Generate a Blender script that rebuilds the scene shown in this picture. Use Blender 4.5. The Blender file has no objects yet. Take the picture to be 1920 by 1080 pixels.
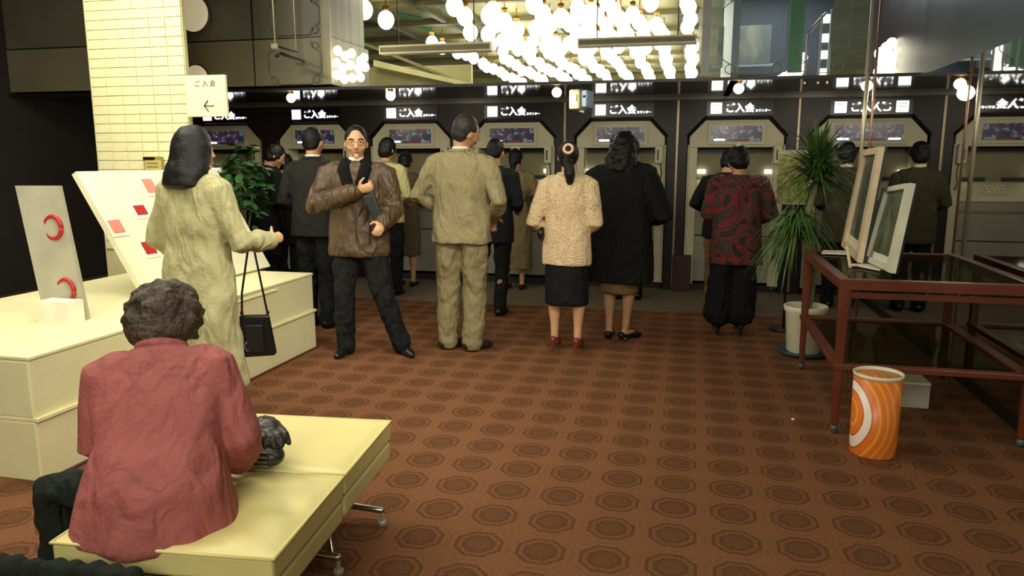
import bpy, bmesh, math, random
from mathutils import Vector, Matrix, noise
random.seed(7)
R = math.radians
sc = bpy.context.scene
C = sc.collection

# ---------------------------------------------------------------- camera, world, lights, exposure
FPX, CAMH = 1400.0, 1.44
PITCH = math.atan(240 / FPX)
YAW = math.atan(340 * math.cos(PITCH) / FPX)
cam = bpy.data.cameras.new('camera'); camo = bpy.data.objects.new('camera', cam); C.objects.link(camo)
camo.location = (0, 0, CAMH); camo.rotation_euler = (math.pi/2 - PITCH, 0, YAW)
cam.sensor_width = 36; cam.lens = FPX / 1920 * 36; cam.clip_start = .05; cam.clip_end = 60
sc.camera = camo
vs = sc.view_settings
vs.view_transform = 'Standard'; vs.look = 'None'; vs.gamma = 1; vs.use_curve_mapping = False
vs.exposure = 1.0
w = bpy.data.worlds.new('world'); sc.world = w; w.use_nodes = True
w.node_tree.nodes['Background'].inputs[0].default_value = (.80, .78, .55, 1)
w.node_tree.nodes['Background'].inputs[1].default_value = .10

def area(name, loc, size, energy, col, target=None, sy=None, spread=None):
    l = bpy.data.lights.new(name, 'AREA'); l.energy = energy; l.color = col
    l.shape = 'RECTANGLE'; l.size = size; l.size_y = sy or size
    if spread: l.spread = R(spread)
    o = bpy.data.objects.new(name, l); C.objects.link(o); o.location = loc
    if target:
        o.rotation_euler = (Vector(target) - Vector(loc)).to_track_quat('-Z', 'Y').to_euler()
    return o
WARM = (1, .95, .80)
area('hall_ceiling_light', (-2.3, 2.3, 3.24), 3.0, 48, WARM, sy=4.6)
area('front_fill_light', (-.2, -1.6, 2.7), 2.4, 55, WARM, target=(-1.6, 7.0, .7), sy=1.4)  # added front fill from behind the camera, reaches backs and under the soffit
area('counter_fill_light', (.5, 2.0, 3.1), 1.0, 13, WARM, target=(-2.8, 4.8, .3), sy=1.0, spread=70)  # added fill aimed at the counter side, no fitting belongs to it
area('left_fill_light', (-3.4, 3.0, 3.2), 1.0, 26, WARM, sy=2.0)  # added fill for the column and the left bulkhead
area('column_fill_light', (-4.3, 4.3, 3.2), .5, 16, WARM, target=(-4.5, 5.6, 1.9), sy=.3)  # added only to brighten the column, its source is invented
area('far_hall_light', (-1.9, 12.6, 3.22), 4.2, 190, (1, .97, .74), sy=7)
area('glass_fill_light', (.9, 8.4, 3.3), 1.0, 16, (.92, .97, 1), sy=1.6)  # added fill lifting the dark space behind the glass
area('far_hall_light_b', (-3.6, 8.2, 3.2), 1.2, 14, (1, .95, .7), sy=1.6)

# ---------------------------------------------------------------- pixel -> point on a plane of the room
fw = Vector((-math.sin(YAW)*math.cos(PITCH), math.cos(YAW)*math.cos(PITCH), -math.sin(PITCH)))
rt = Vector((math.cos(YAW), math.sin(YAW), 0))
up = rt.cross(fw)
def ray(x, y): return fw + rt * ((x-960)/FPX) + up * ((540-y)/FPX)
def at_z(x, y, z=0.):
    d = ray(x, y); t = (z-CAMH)/d.z; return Vector((d.x*t, d.y*t, z))
def at_y(x, y, Y):
    d = ray(x, y); t = Y/d.y; return Vector((d.x*t, Y, CAMH + d.z*t))
def at_x(x, y, X):
    d = ray(x, y); t = X/d.x; return Vector((X, d.y*t, CAMH + d.z*t))

# ---------------------------------------------------------------- materials
def s2l(c): return tuple(((v/255)/12.92 if v/255 <= .04045 else ((v/255+.055)/1.055)**2.4) for v in c)
MATS = {}
def mat(name, rgb, rough=.6, metal=0, emit=None, estr=1, nz=None, bump=0, bscale=40, alpha=None, spec=.5, var=.12, vscale=6, fold=0):
    """principled with a little procedural colour variation and relief"""
    if name in MATS: return MATS[name]
    m = bpy.data.materials.new(name); m.use_nodes = True; nt = m.node_tree; b = nt.nodes['Principled BSDF']
    col = s2l(rgb)
    b.inputs['Roughness'].default_value = rough; b.inputs['Metallic'].default_value = metal
    b.inputs['Specular IOR Level'].default_value = spec
    tc = nt.nodes.new('ShaderNodeTexCoord')
    n = nt.nodes.new('ShaderNodeTexNoise'); n.inputs['Scale'].default_value = vscale; n.inputs['Detail'].default_value = 3
    nt.links.new(tc.outputs['Object'], n.inputs['Vector'])
    r = nt.nodes.new('ShaderNodeValToRGB')
    r.color_ramp.elements[0].position = .3; r.color_ramp.elements[1].position = .7
    r.color_ramp.elements[0].color = (*[v*(1-var) for v in col], 1); r.color_ramp.elements[1].color = (*[min(1, v*(1+var)) for v in col], 1)
    nt.links.new(n.outputs['Fac'], r.inputs['Fac']); nt.links.new(r.outputs['Color'], b.inputs['Base Color'])
    if emit:
        b.inputs['Emission Color'].default_value = (*s2l(emit), 1); b.inputs['Emission Strength'].default_value = estr
    if bump:
        n2 = nt.nodes.new('ShaderNodeTexNoise'); n2.inputs['Scale'].default_value = bscale; n2.inputs['Detail'].default_value = 4
        nt.links.new(tc.outputs['Object'], n2.inputs['Vector'])
        bp = nt.nodes.new('ShaderNodeBump'); bp.inputs['Strength'].default_value = bump; bp.inputs['Distance'].default_value = .02
        nt.links.new(n2.outputs['Fac'], bp.inputs['Height']); nt.links.new(bp.outputs['Normal'], b.inputs['Normal'])
    if fold:
        mpn = nt.nodes.new('ShaderNodeMapping'); mpn.inputs['Scale'].default_value = (1, 1, .45)
        nt.links.new(tc.outputs['Object'], mpn.inputs['Vector'])
        n3 = nt.nodes.new('ShaderNodeTexNoise'); n3.inputs['Scale'].default_value = 9; n3.inputs['Detail'].default_value = 1.5; n3.inputs['Distortion'].default_value = 1.6
        nt.links.new(mpn.outputs[0], n3.inputs['Vector'])
        b3 = nt.nodes.new('ShaderNodeBump'); b3.inputs['Strength'].default_value = fold; b3.inputs['Distance'].default_value = .06
        nt.links.new(n3.outputs['Fac'], b3.inputs['Height'])
        if bump: nt.links.new(b3.outputs['Normal'], bp.inputs['Normal'])
        else: nt.links.new(b3.outputs['Normal'], b.inputs['Normal'])
    if alpha is not None: b.inputs['Alpha'].default_value = alpha
    MATS[name] = m
    return m
def math_node(nt, op, a, b=None, c=None):
    n = nt.nodes.new('ShaderNodeMath'); n.operation = op
    for i, v in enumerate((a, b, c)):
        if v is None: continue
        if isinstance(v, (int, float)): n.inputs[i].default_value = v
        else: nt.links.new(v, n.inputs[i])
    return n.outputs[0]
def carpet_mat():
    m = bpy.data.materials.new('octagon_carpet'); m.use_nodes = True; nt = m.node_tree; b = nt.nodes['Principled BSDF']
    tc = nt.nodes.new('ShaderNodeTexCoord'); sp = nt.nodes.new('ShaderNodeSeparateXYZ')
    wn = nt.nodes.new('ShaderNodeTexNoise'); wn.inputs['Scale'].default_value = 18
    nt.links.new(tc.outputs['Object'], wn.inputs['Vector'])
    nt.links.new(tc.outputs['Object'], sp.inputs[0])
    T = .2385
    wob = math_node(nt, 'MULTIPLY', math_node(nt, 'SUBTRACT', wn.outputs['Fac'], .5), .035)
    x = math_node(nt, 'ADD', math_node(nt, 'DIVIDE', math_node(nt, 'ADD', sp.outputs[0], .737 + 40*T), T), .5)
    y = math_node(nt, 'ADD', math_node(nt, 'DIVIDE', math_node(nt, 'ADD', sp.outputs[1], -2.535 + 40*.24), .24), .5)
    ax = math_node(nt, 'ABSOLUTE', math_node(nt, 'SUBTRACT', math_node(nt, 'FRACT', x), .5))
    ay = math_node(nt, 'ABSOLUTE', math_node(nt, 'SUBTRACT', math_node(nt, 'FRACT', y), .5))
    mx = math_node(nt, 'MAXIMUM', ax, ay)
    dg = math_node(nt, 'MULTIPLY', math_node(nt, 'ADD', ax, ay), .7071)
    oc = math_node(nt, 'ADD', math_node(nt, 'MAXIMUM', mx, dg), wob)
    r = nt.nodes.new('ShaderNodeValToRGB'); cr = r.color_ramp; cr.interpolation = 'LINEAR'
    A = s2l((132, 90, 61)); D = s2l((100, 68, 45)); M = s2l((124, 85, 57)); Cc = s2l((110, 75, 50))
    stops = [(0, Cc), (.16, Cc), (.225, D), (.25, D), (.275, M), (.32, M), (.345, D), (.37, D), (.40, A), (.455, A), (.475, M), (.5, A)]
    cr.elements[0].position = 0; cr.elements[0].color = (*Cc, 1); cr.elements[1].position = .5; cr.elements[1].color = (*A, 1)
    for p, c in stops[1:-1]:
        e = cr.elements.new(p); e.color = (*c, 1)
    nt.links.new(oc, r.inputs['Fac'])
    n = nt.nodes.new('ShaderNodeTexNoise'); n.inputs['Scale'].default_value = 90; n.inputs['Detail'].default_value = 5
    nt.links.new(tc.outputs['Object'], n.inputs['Vector'])
    mxn = nt.nodes.new('ShaderNodeMix'); mxn.data_type = 'RGBA'; mxn.blend_type = 'MULTIPLY'; mxn.inputs[0].default_value = 1
    rr = nt.nodes.new('ShaderNodeValToRGB'); rr.color_ramp.elements[0].color = (.62, .60, .58, 1); rr.color_ramp.elements[1].color = (1.0, .98, .95, 1)
    rr.color_ramp.elements[0].position = .3; rr.color_ramp.elements[1].position = .7
    nt.links.new(n.outputs['Fac'], rr.inputs['Fac'])
    nt.links.new(r.outputs['Color'], mxn.inputs[6]); nt.links.new(rr.outputs['Color'], mxn.inputs[7])
    nt.links.new(mxn.outputs[2], b.inputs['Base Color'])
    b.inputs['Roughness'].default_value = .95; b.inputs['Specular IOR Level'].default_value = .1
    bp = nt.nodes.new('ShaderNodeBump'); bp.inputs['Strength'].default_value = .35; bp.inputs['Distance'].default_value = .01
    nt.links.new(n.outputs['Fac'], bp.inputs['Height']); nt.links.new(bp.outputs['Normal'], b.inputs['Normal'])
    return m
def banded(name, cols, scale, dist, kind='WAVE', rough=.5, emit=0, rings=False, detail=2, coord='Object', loc=(0,0,0)):
    """colour bands from a distorted wave or noise texture (prints and patterned cloth)"""
    m = bpy.data.materials.new(name); m.use_nodes = True; nt = m.node_tree; b = nt.nodes['Principled BSDF']
    tc = nt.nodes.new('ShaderNodeTexCoord'); mp = nt.nodes.new('ShaderNodeMapping'); mp.inputs['Location'].default_value = loc
    nt.links.new(tc.outputs[coord], mp.inputs['Vector'])
    if kind == 'WAVE':
        t = nt.nodes.new('ShaderNodeTexWave'); t.inputs['Distortion'].default_value = dist; t.inputs['Detail'].default_value = detail
        t.inputs['Detail Scale'].default_value = 1.2
        if rings: t.wave_type = 'RINGS'; t.rings_direction = 'SPHERICAL'
        out = t.outputs['Fac']
    else:
        t = nt.nodes.new('ShaderNodeTexNoise'); t.inputs['Distortion'].default_value = dist; t.inputs['Detail'].default_value = detail
        out = t.outputs['Fac']
    t.inputs['Scale'].default_value = scale
    nt.links.new(mp.outputs[0], t.inputs['Vector'])
    r = nt.nodes.new('ShaderNodeValToRGB'); cr = r.color_ramp
    cr.elements[0].position = cols[0][0]; cr.elements[0].color = (*s2l(cols[0][1]), 1)
    cr.elements[1].position = cols[-1][0]; cr.elements[1].color = (*s2l(cols[-1][1]), 1)
    for p, c in cols[1:-1]:
        e = cr.elements.new(p); e.color = (*s2l(c), 1)
    nt.links.new(out, r.inputs['Fac']); nt.links.new(r.outputs['Color'], b.inputs['Base Color'])
    b.inputs['Roughness'].default_value = rough
    if emit:
        nt.links.new(r.outputs['Color'], b.inputs['Emission Color']); b.inputs['Emission Strength'].default_value = emit
    MATS[name] = m
    return m
def mirror_mat(name, tint, rough=.03):
    m = bpy.data.materials.new(name); m.use_nodes = True; b = m.node_tree.nodes['Principled BSDF']
    b.inputs['Base Color'].default_value = (*tint, 1); b.inputs['Metallic'].default_value = 1; b.inputs['Roughness'].default_value = rough
    return m
def glass_mat(name, tint, trans=.6, rough=.05):
    m = bpy.data.materials.new(name); m.use_nodes = True; nt = m.node_tree
    for n in list(nt.nodes):
        if n.type == 'BSDF_PRINCIPLED': nt.nodes.remove(n)
    out = [n for n in nt.nodes if n.type == 'OUTPUT_MATERIAL'][0]
    t = nt.nodes.new('ShaderNodeBsdfTransparent'); t.inputs[0].default_value = (*tint, 1)
    g = nt.nodes.new('ShaderNodeBsdfGlossy'); g.inputs['Roughness'].default_value = rough; g.inputs[0].default_value = (.8, .8, .8, 1)
    mx = nt.nodes.new('ShaderNodeMixShader'); mx.inputs[0].default_value = 1-trans
    nt.links.new(t.outputs[0], mx.inputs[1]); nt.links.new(g.outputs[0], mx.inputs[2]); nt.links.new(mx.outputs[0], out.inputs[0])
    return m

# ---------------------------------------------------------------- mesh builder
class MB:
    def __init__(s): s.v = []; s.f = []
    def add(s, vs_, fs_):
        k = len(s.v); s.v += [tuple(v) for v in vs_]; s.f += [tuple(i+k for i in f) for f in fs_]; return s
    def box(s, x0, x1, y0, y1, z0, z1, M=None):
        vs_ = [Vector((x, y, z)) for z in (z0, z1) for y in (y0, y1) for x in (x0, x1)]
        if M is not None: vs_ = [M @ v for v in vs_]
        return s.add(vs_, [(0,2,3,1),(4,5,7,6),(0,1,5,4),(2,6,7,3),(0,4,6,2),(1,3,7,5)])
    def prism(s, pts, y0, y1, M=None):
        """polygon in x,z (counter-clockwise seen from -y) pushed from y0 to y1"""
        n = len(pts); vs_ = [Vector((x, y0, z)) for x, z in pts] + [Vector((x, y1, z)) for x, z in pts]
        if M is not None: vs_ = [M @ v for v in vs_]
        return s.add(vs_, [tuple(range(n)), tuple(range(2*n-1, n-1, -1))] + [(i, i+n, (i+1) % n+n, (i+1) % n) for i in range(n)])
    def slab(s, quad, th):
        """four corners thickened along the quad's normal"""
        q = [Vector(p) for p in quad]; n = (q[1]-q[0]).cross(q[3]-q[0]).normalized() * th
        return s.add(q + [p+n for p in q], [(3,2,1,0),(4,5,6,7),(0,1,5,4),(1,2,6,5),(2,3,7,6),(3,0,4,7)])
    def tube(s, pts, rad, seg=12, caps=True, flat=None):
        pts = [Vector(p) for p in pts]; n = len(pts)
        rad = [rad]*n if isinstance(rad, (int, float)) else list(rad)
        P, Q = [], []
        if caps:
            d = (pts[0]-pts[1]).normalized(); P += [pts[0]+d*rad[0]*.95, pts[0]+d*rad[0]*.6]; Q += [rad[0]*.25, rad[0]*.78]
        P += pts; Q += rad
        if caps:
            d = (pts[-1]-pts[-2]).normalized(); P += [pts[-1]+d*rad[-1]*.6, pts[-1]+d*rad[-1]*.95]; Q += [rad[-1]*.78, rad[-1]*.25]
        t0 = (P[1]-P[0]).normalized(); u = t0.orthogonal().normalized()
        if flat is not None:
            u = (Vector(flat) - t0*Vector(flat).dot(t0)).normalized()
        vs_ = []
        for i, p in enumerate(P):
            t = (P[min(i+1, len(P)-1)] - P[max(i-1, 0)]).normalized()
            u = (u - t*u.dot(t)).normalized(); v = t.cross(u)
            for k in range(seg):
                a = 2*math.pi*k/seg; vs_.append(p + (u*math.cos(a) + v*math.sin(a)*(.5 if flat is not None else 1))*Q[i])
        m = len(P)
        fs_ = [(i*seg+k, i*seg+(k+1) % seg, (i+1)*seg+(k+1) % seg, (i+1)*seg+k) for i in range(m-1) for k in range(seg)]
        fs_ += [tuple(range(seg-1, -1, -1)), tuple((m-1)*seg+k for k in range(seg))]
        return s.add(vs_, fs_)
    def loft(s, lv, seg=28, e=2.0):
        """levels (z, rx, ry, cx, cy) stacked upwards, rounded rectangle for e > 2"""
        vs_ = []
        for L in lv:
            z, rx, ry = L[:3]; cx = L[3] if len(L) > 3 else 0; cy = L[4] if len(L) > 4 else 0
            for k in range(seg):
                a = 2*math.pi*k/seg; c_, s_ = math.cos(a), math.sin(a)
                vs_.append(Vector((cx + rx*math.copysign(abs(c_)**(2/e), c_), cy + ry*math.copysign(abs(s_)**(2/e), s_), z)))
        m = len(lv)
        fs_ = [(i*seg+k, i*seg+(k+1) % seg, (i+1)*seg+(k+1) % seg, (i+1)*seg+k) for i in range(m-1) for k in range(seg)]
        fs_ += [tuple(range(seg-1, -1, -1)), tuple((m-1)*seg+k for k in range(seg))]
        return s.add(vs_, fs_)
    def ell(s, c, r, seg=20, rings=12, fn=None):
        c = Vector(c); vs_ = []; fs_ = []
        for i in range(rings+1):
            th = math.pi*i/rings
            for k in range(seg):
                a = 2*math.pi*k/seg
                d = Vector((math.sin(th)*math.cos(a), math.sin(th)*math.sin(a), -math.cos(th)))
                p = Vector((d.x*r[0], d.y*r[1], d.z*r[2]))
                if fn: p = fn(p, d)
                vs_.append(c + p)
        # poles collapsed by merge in build
        fs_ = [(i*seg+k, i*seg+(k+1) % seg, (i+1)*seg+(k+1) % seg, (i+1)*seg+k) for i in range(rings) for k in range(seg)]
        return s.add(vs_, fs_)
    def map(s, fn): s.v = [tuple(fn(Vector(v))) for v in s.v]; return s
    def mesh(s, name):
        me = bpy.data.meshes.new(name); me.from_pydata(s.v, [], s.f)
        bm = bmesh.new(); bm.from_mesh(me)
        bmesh.ops.remove_doubles(bm, verts=bm.verts, dist=1e-5)
        bmesh.ops.recalc_face_normals(bm, faces=bm.faces)
        bm.to_mesh(me); bm.free(); me.update()
        return me
    def build(s, name, m, parent=None, smooth=False, bevel=0):
        me = s.mesh(name); me.materials.append(m)
        if smooth: me.shade_smooth()
        o = bpy.data.objects.new(name, me); C.objects.link(o)
        if parent is not None: o.parent = parent
        if bevel:
            b = o.modifiers.new('bevel', 'BEVEL'); b.width = bevel; b.segments = 2; b.limit_method = 'ANGLE'
        return o
    def remesh(s, name, m, parent, voxel=.012, iters=4, amp=0, freq=9, zs=.45, post=None, seed=0, factor=.5):
        """union of all the pieces as one continuous surface"""
        me = s.mesh('tmp'); o = bpy.data.objects.new('tmp', me); C.objects.link(o)
        r = o.modifiers.new('r', 'REMESH'); r.mode = 'VOXEL'; r.voxel_size = voxel
        q = o.modifiers.new('s', 'SMOOTH'); q.iterations = iters; q.factor = factor
        dg = bpy.context.evaluated_depsgraph_get()
        out = bpy.data.meshes.new_from_object(o.evaluated_get(dg)); out.name = name
        bpy.data.objects.remove(o); bpy.data.meshes.remove(me)
        if amp:
            off = Vector((seed*3.1, seed*1.7, seed*2.3))
            cs = [v.co + v.normal*(amp*(noise.noise(Vector((v.co.x*freq, v.co.y*freq, v.co.z*freq*zs)) + off)
                  + .5*noise.noise(Vector((v.co.x*freq*2.3, v.co.y*freq*2.3, v.co.z*freq*2.3*zs)) + off))) for v in out.vertices]
            for v, c in zip(out.vertices, cs): v.co = c
        if post:
            for v in out.vertices: v.co = post(v.co)
        out.update(); out.materials.clear(); out.materials.append(m); out.shade_smooth()
        ob = bpy.data.objects.new(name, out); C.objects.link(ob)
        if parent is not None: ob.parent = parent
        return ob
def thing(name, label, cat, loc=(0, 0, 0), rz=0, group=None):
    o = bpy.data.objects.new(name, None); C.objects.link(o); o.location = loc; o.rotation_euler = (0, 0, rz)
    o.empty_display_size = .1
    return tag(o, label, cat, group)
def tag(o, label, cat, group=None):
    o['label'] = label; o['category'] = cat
    if group: o['group'] = group
    return o
def struct(o):
    o['kind'] = 'structure'; return o
def copy_tree(root, label=None):
    r = root.copy(); C.objects.link(r)
    if label: r['label'] = label
    for ch in root.children:
        c = ch.copy(); C.objects.link(c); c.parent = r
        for g in ch.children:
            d = g.copy(); C.objects.link(d); d.parent = c
    return r
def text(s, name, m, parent, loc, size, rot=(math.pi/2, 0, 0), extrude=.004, align='CENTER', bold=0):
    cu = bpy.data.curves.new('t', 'FONT'); cu.body = s; cu.size = size; cu.extrude = extrude; cu.align_x = align; cu.align_y = 'CENTER'
    cu.offset = bold; cu.resolution_u = 3
    o = bpy.data.objects.new('t', cu); C.objects.link(o)
    dg = bpy.context.evaluated_depsgraph_get()
    me = bpy.data.meshes.new_from_object(o.evaluated_get(dg)); me.name = name
    bpy.data.objects.remove(o)
    me.materials.clear(); me.materials.append(m)
    t = bpy.data.objects.new(name, me); C.objects.link(t); t.parent = parent; t.location = loc; t.rotation_euler = rot
    return t

# ---------------------------------------------------------------- room
WX0, WX1 = -7.2, 1.75            # side walls
YW = 8.5                         # front of the machine wall
ZS = 2.11                        # soffit height
YS = 6.8                         # soffit front edge
wood = mat('dark_panelling', (36, 27, 25), .42, bump=.1, bscale=14, spec=.35, vscale=2.5)
darkmetal = mat('black_trim', (16, 15, 13), .4)
soffit_m = mat('polished_soffit', (30, 28, 25), .07, spec=.9)
trim_m = mat('aluminium_trim', (150, 135, 112), .35, metal=.6)
kick = mat('kick_plate', (34, 30, 26), .6)

struct(MB().box(-8.5, 4.0, -3.0, 7.2, -.05, 0).build('floor', carpet_mat()))
struct(MB().box(-8.5, 4.0, 7.2, 9.2, -.05, 0.0).build('floor', mat('machine_area_floor', (104, 92, 72), .8, bump=.1, vscale=9)))
struct(MB().box(-8.5, 4.0, 8.95, 9.1, 0, 2.1).build('wall_back', wood))
struct(MB().box(-8.5, 4.0, YS, 9.1, ZS, ZS+.02).build('ceiling', soffit_m))
struct(MB().box(-8.5, 4.0, YS-.012, YS, ZS-.004, ZS+.022).build('trim_1', darkmetal))
struct(MB().box(-8.5, 4.0, YW-.03, YW+.02, ZS-.03, ZS).build('trim_2', mat('header_lip', (96, 90, 74), .35)))
struct(MB().box(-8.6, -7.2, -3.0, 8.95, 0, 3.4).build('wall_left', mat('dark_side_wall', (40, 36, 32), .7)))
struct(MB().box(-8.5, 4.2, -3.0, YS+.6, 3.34, 3.44).build('ceiling', mat('hall_ceiling', (120, 112, 84), .7)))
struct(MB().box(-8.5, 4.2, YS+.6, 17.6, 3.34, 3.44).build('ceiling', mat('far_ceiling', (150, 148, 104), .5, bump=.2, bscale=3, var=.35, vscale=1.6)))  # ceiling of the mirrored hall, modelled beyond the soffit
struct(MB().box(-8.5, 4.2, 17.5, 17.6, ZS, 3.4).build('wall_far', mat('far_wall', (170, 166, 118), .6, var=.3, vscale=2)))

# machine wall: columns between the machines, headers above with the cut corners
X0, PITCHX = .440, 1.24
ZT, ZC = 1.885, 1.70             # top and chamfer of each opening
NM = range(-6, 2)
HW, HT = .51, .335               # half width of opening, half width at its top
for k in range(-6, 2):
    cx = X0 + PITCHX*k
    hd = MB().prism([(cx-PITCHX/2, ZC), (cx-HW, ZC), (cx-HT, ZT), (cx+HT, ZT), (cx+HW, ZC), (cx+PITCHX/2, ZC), (cx+PITCHX/2, ZS), (cx-PITCHX/2, ZS)], YW, YW+.4)
    struct(hd.build('wall_back', wood))
    xl, xr = cx+HW, cx+PITCHX-HW
    struct(MB().box(xl, xr, YW, YW+.4, 0, ZC).build('wall_back', wood))
    if k in (-6, -2, -1, 0):
        xm = cx+PITCHX/2
        struct(MB().box(xm-.014, xm+.014, YW-.015, YW, .02, ZS-.03).build('trim_3', trim_m, bevel=.004))
redbase = mat('red_brown_base', (52, 24, 18), .5)
struct(MB().box(X0-.62+.0, X0-.42, YW-.10, YW, 0, .40).build('trim_4', redbase, bevel=.006))

# ---------------------------------------------------------------- machines
cream = mat('machine_cream', (206, 199, 166), .5, var=.06)
cream_l = mat('machine_light_edge', (206, 200, 166), .45, var=.04)
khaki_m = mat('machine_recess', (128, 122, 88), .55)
panel_g = mat('machine_lower_panel', (150, 148, 128), .5, var=.08)
slotg = mat('green_slot', (26, 52, 34), .3)
def screen_mat():
    m = banded('machine_display', [(0, (14, 16, 26)), (.42, (34, 40, 56)), (.50, (74, 40, 50)), (.56, (30, 34, 52)), (.66, (110, 120, 140)), (.72, (28, 30, 44)), (1, (20, 20, 30))], 9, 1.5, 'NOISE', .25, .35, detail=1)
    return m
scr = screen_mat()
lampw = mat('white_glow_strip', (240, 240, 230), .4, emit=(255, 255, 240), estr=1.6)
def machine():
    t = thing('ticket_machine', 'x', 'machine', group='cream service machines in the dark wall')
    fr = MB()
    pts = [(-HW, .06), (-HW, ZC), (-HT, ZT), (HT, ZT), (HW, ZC), (HW, .06)]
    for a, b in zip(pts[:-1], pts[1:]):
        rr_ = .007 if a[0] == b[0] else .016
        fr.tube([(a[0], -.005, a[1]), (b[0], -.005, b[1])], rr_, 6)
    fr.build('surround', darkmetal, t)
    h_ = .03
    hood = MB().prism([(-.49, 1.575), (.49, 1.575), (.49, ZC-.01), (HT-.01, ZT-.02), (-HT+.01, ZT-.02), (-.49, ZC-.01)], .015, .10)
    hood.build('hood', cream, t, bevel=.008)
    MB().box(-.30, .30, .0, .016, 1.60, 1.84).build('display_frame', cream_l, t, bevel=.006)
    d = MB().box(-.262, .262, -.004, .002, 1.635, 1.80).build('display', scr, t)
    MB().box(-.235, -.12, -.007, -.003, 1.645, 1.665).build('white_label', lampw, d)
    MB().box(-.03, .12, -.007, -.003, 1.640, 1.656).build('red_label', mat('red_print', (170, 40, 24), .4), d)
    MB().box(.14, .24, -.007, -.003, 1.645, 1.665).build('pale_label', mat('pale_print', (160, 170, 180), .4), d)
    for sx in (-1, 1):
        a, b = sorted((sx*.49, sx*.40))
        MB().box(a, b, .015, .36, .07, 1.575).build('side_panel', cream, t, bevel=.006)
        MB().box(sx*.497-.006, sx*.497+.006, .0, .10, .07, 1.60).build('edge_strip', cream_l, t)
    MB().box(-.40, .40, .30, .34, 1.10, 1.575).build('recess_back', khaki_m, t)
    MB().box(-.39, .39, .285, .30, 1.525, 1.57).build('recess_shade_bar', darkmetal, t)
    MB().box(-.39, -.30, .25, .29, 1.29, 1.335).build('glow_strip', lampw, t)
    MB().box(.33, .39, .25, .29, 1.29, 1.335).build('glow_strip', lampw, t)
    co = MB().add([(-.4, .03, 1.02), (.4, .03, 1.02), (.4, .30, 1.02), (-.4, .30, 1.02), (-.4, .03, 1.07), (.4, .03, 1.07), (.4, .30, 1.22), (-.4, .30, 1.22)],
             [(3,2,1,0), (4,5,6,7), (0,1,5,4), (1,2,6,5), (2,3,7,6), (3,0,4,7)]).build('console', cream, t, bevel=.006)
    MB().box(.10, .36, .27, .288, 1.225, 1.262).build('green_slot', slotg, co)
    MB().box(-.34, -.06, .27, .288, 1.225, 1.262).build('slot', darkmetal, co)
    for i in range(4):
        for j in range(3):
            y = .10+.05*j
            MB().box(-.06+.05*i, -.02+.05*i, y, y+.035, 1.075+(y-.03)*.555, 1.09+(y-.03)*.555).build('key', cream_l, co)
    MB().box(-.40, .40, .045, .07, .62, 1.02).build('upper_door', panel_g, t, bevel=.004)
    MB().box(-.40, .40, .045, .07, .10, .61).build('lower_door', panel_g, t, bevel=.004)
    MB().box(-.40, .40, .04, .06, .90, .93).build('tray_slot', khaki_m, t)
    MB().box(-.49, .49, .05, .09, 0, .07).build('kick_plate', kick, t)
    hs = MB().box(.385, .475, -.045, .015, 1.40, 1.60).build('handset', cream_l, t, bevel=.015)
    MB().box(.412, .428, -.05, -.044, 1.44, 1.55).build('handset_grip', darkmetal, hs)
    MB().tube([(.45, -.02, 1.40), (.465, -.03, 1.30), (.45, -.03, 1.2), (.46, -.01, 1.14)], .007, 6).build('cord', darkmetal, hs)
    return t
sign_white = mat('lit_sign_white', (245, 245, 245), .5, emit=(255, 255, 255), estr=1.5)
sign_grey = mat('sign_grid_line', (120, 120, 130), .5)
def sign():
    t = thing('lit_sign', 'x', 'sign', group='white lit signs above the machines')
    MB().box(-.34, .34, -.012, 0, -.075, .075).build('backing', mat('sign_black', (14, 12, 12), .3), t)
    b = MB().box(-.30, -.185, -.02, -.012, -.055, .058).build('emblem_block', sign_white, t)
    for i in range(3):
        MB().box(-.283, -.202, -.022, -.02, -.032+.03*i, -.026+.03*i).build('emblem_line', sign_grey, b)
    text('ご入会', 'lettering', sign_white, t, (.0, -.014, -.005), .10, extrude=.004, bold=.003)
    text('カウンター', 'small_lettering', sign_white, t, (.235, -.014, -.03), .032, extrude=.003, bold=.0008)
    return t
places = {-6: 'hidden at the far left behind the cream column', -5: 'behind the leafy plant', -4: 'behind the man in dark suit',
          -3: 'behind the brown-coated woman', -2: 'behind the khaki-coated woman', -1: 'behind the woman in the big black coat',
          0: 'behind the red patterned blouse', 1: 'rightmost, behind the spiky plant'}
m0 = machine(); s0 = sign()
for k in NM:
    if k == -6: continue
    r = m0 if k == -5 else copy_tree(m0)
    r.location = (X0+PITCHX*k, YW+.005, 0)
    r['label'] = 'cream machine in a dark chamfered opening, ' + places[k]
    q = s0 if k == -5 else copy_tree(s0)
    q.location = (X0+PITCHX*k + .02, YW, 1.985 if k < 1 else 1.975)
    q['label'] = 'white lit ご入会 sign over machine ' + places[k]

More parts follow.
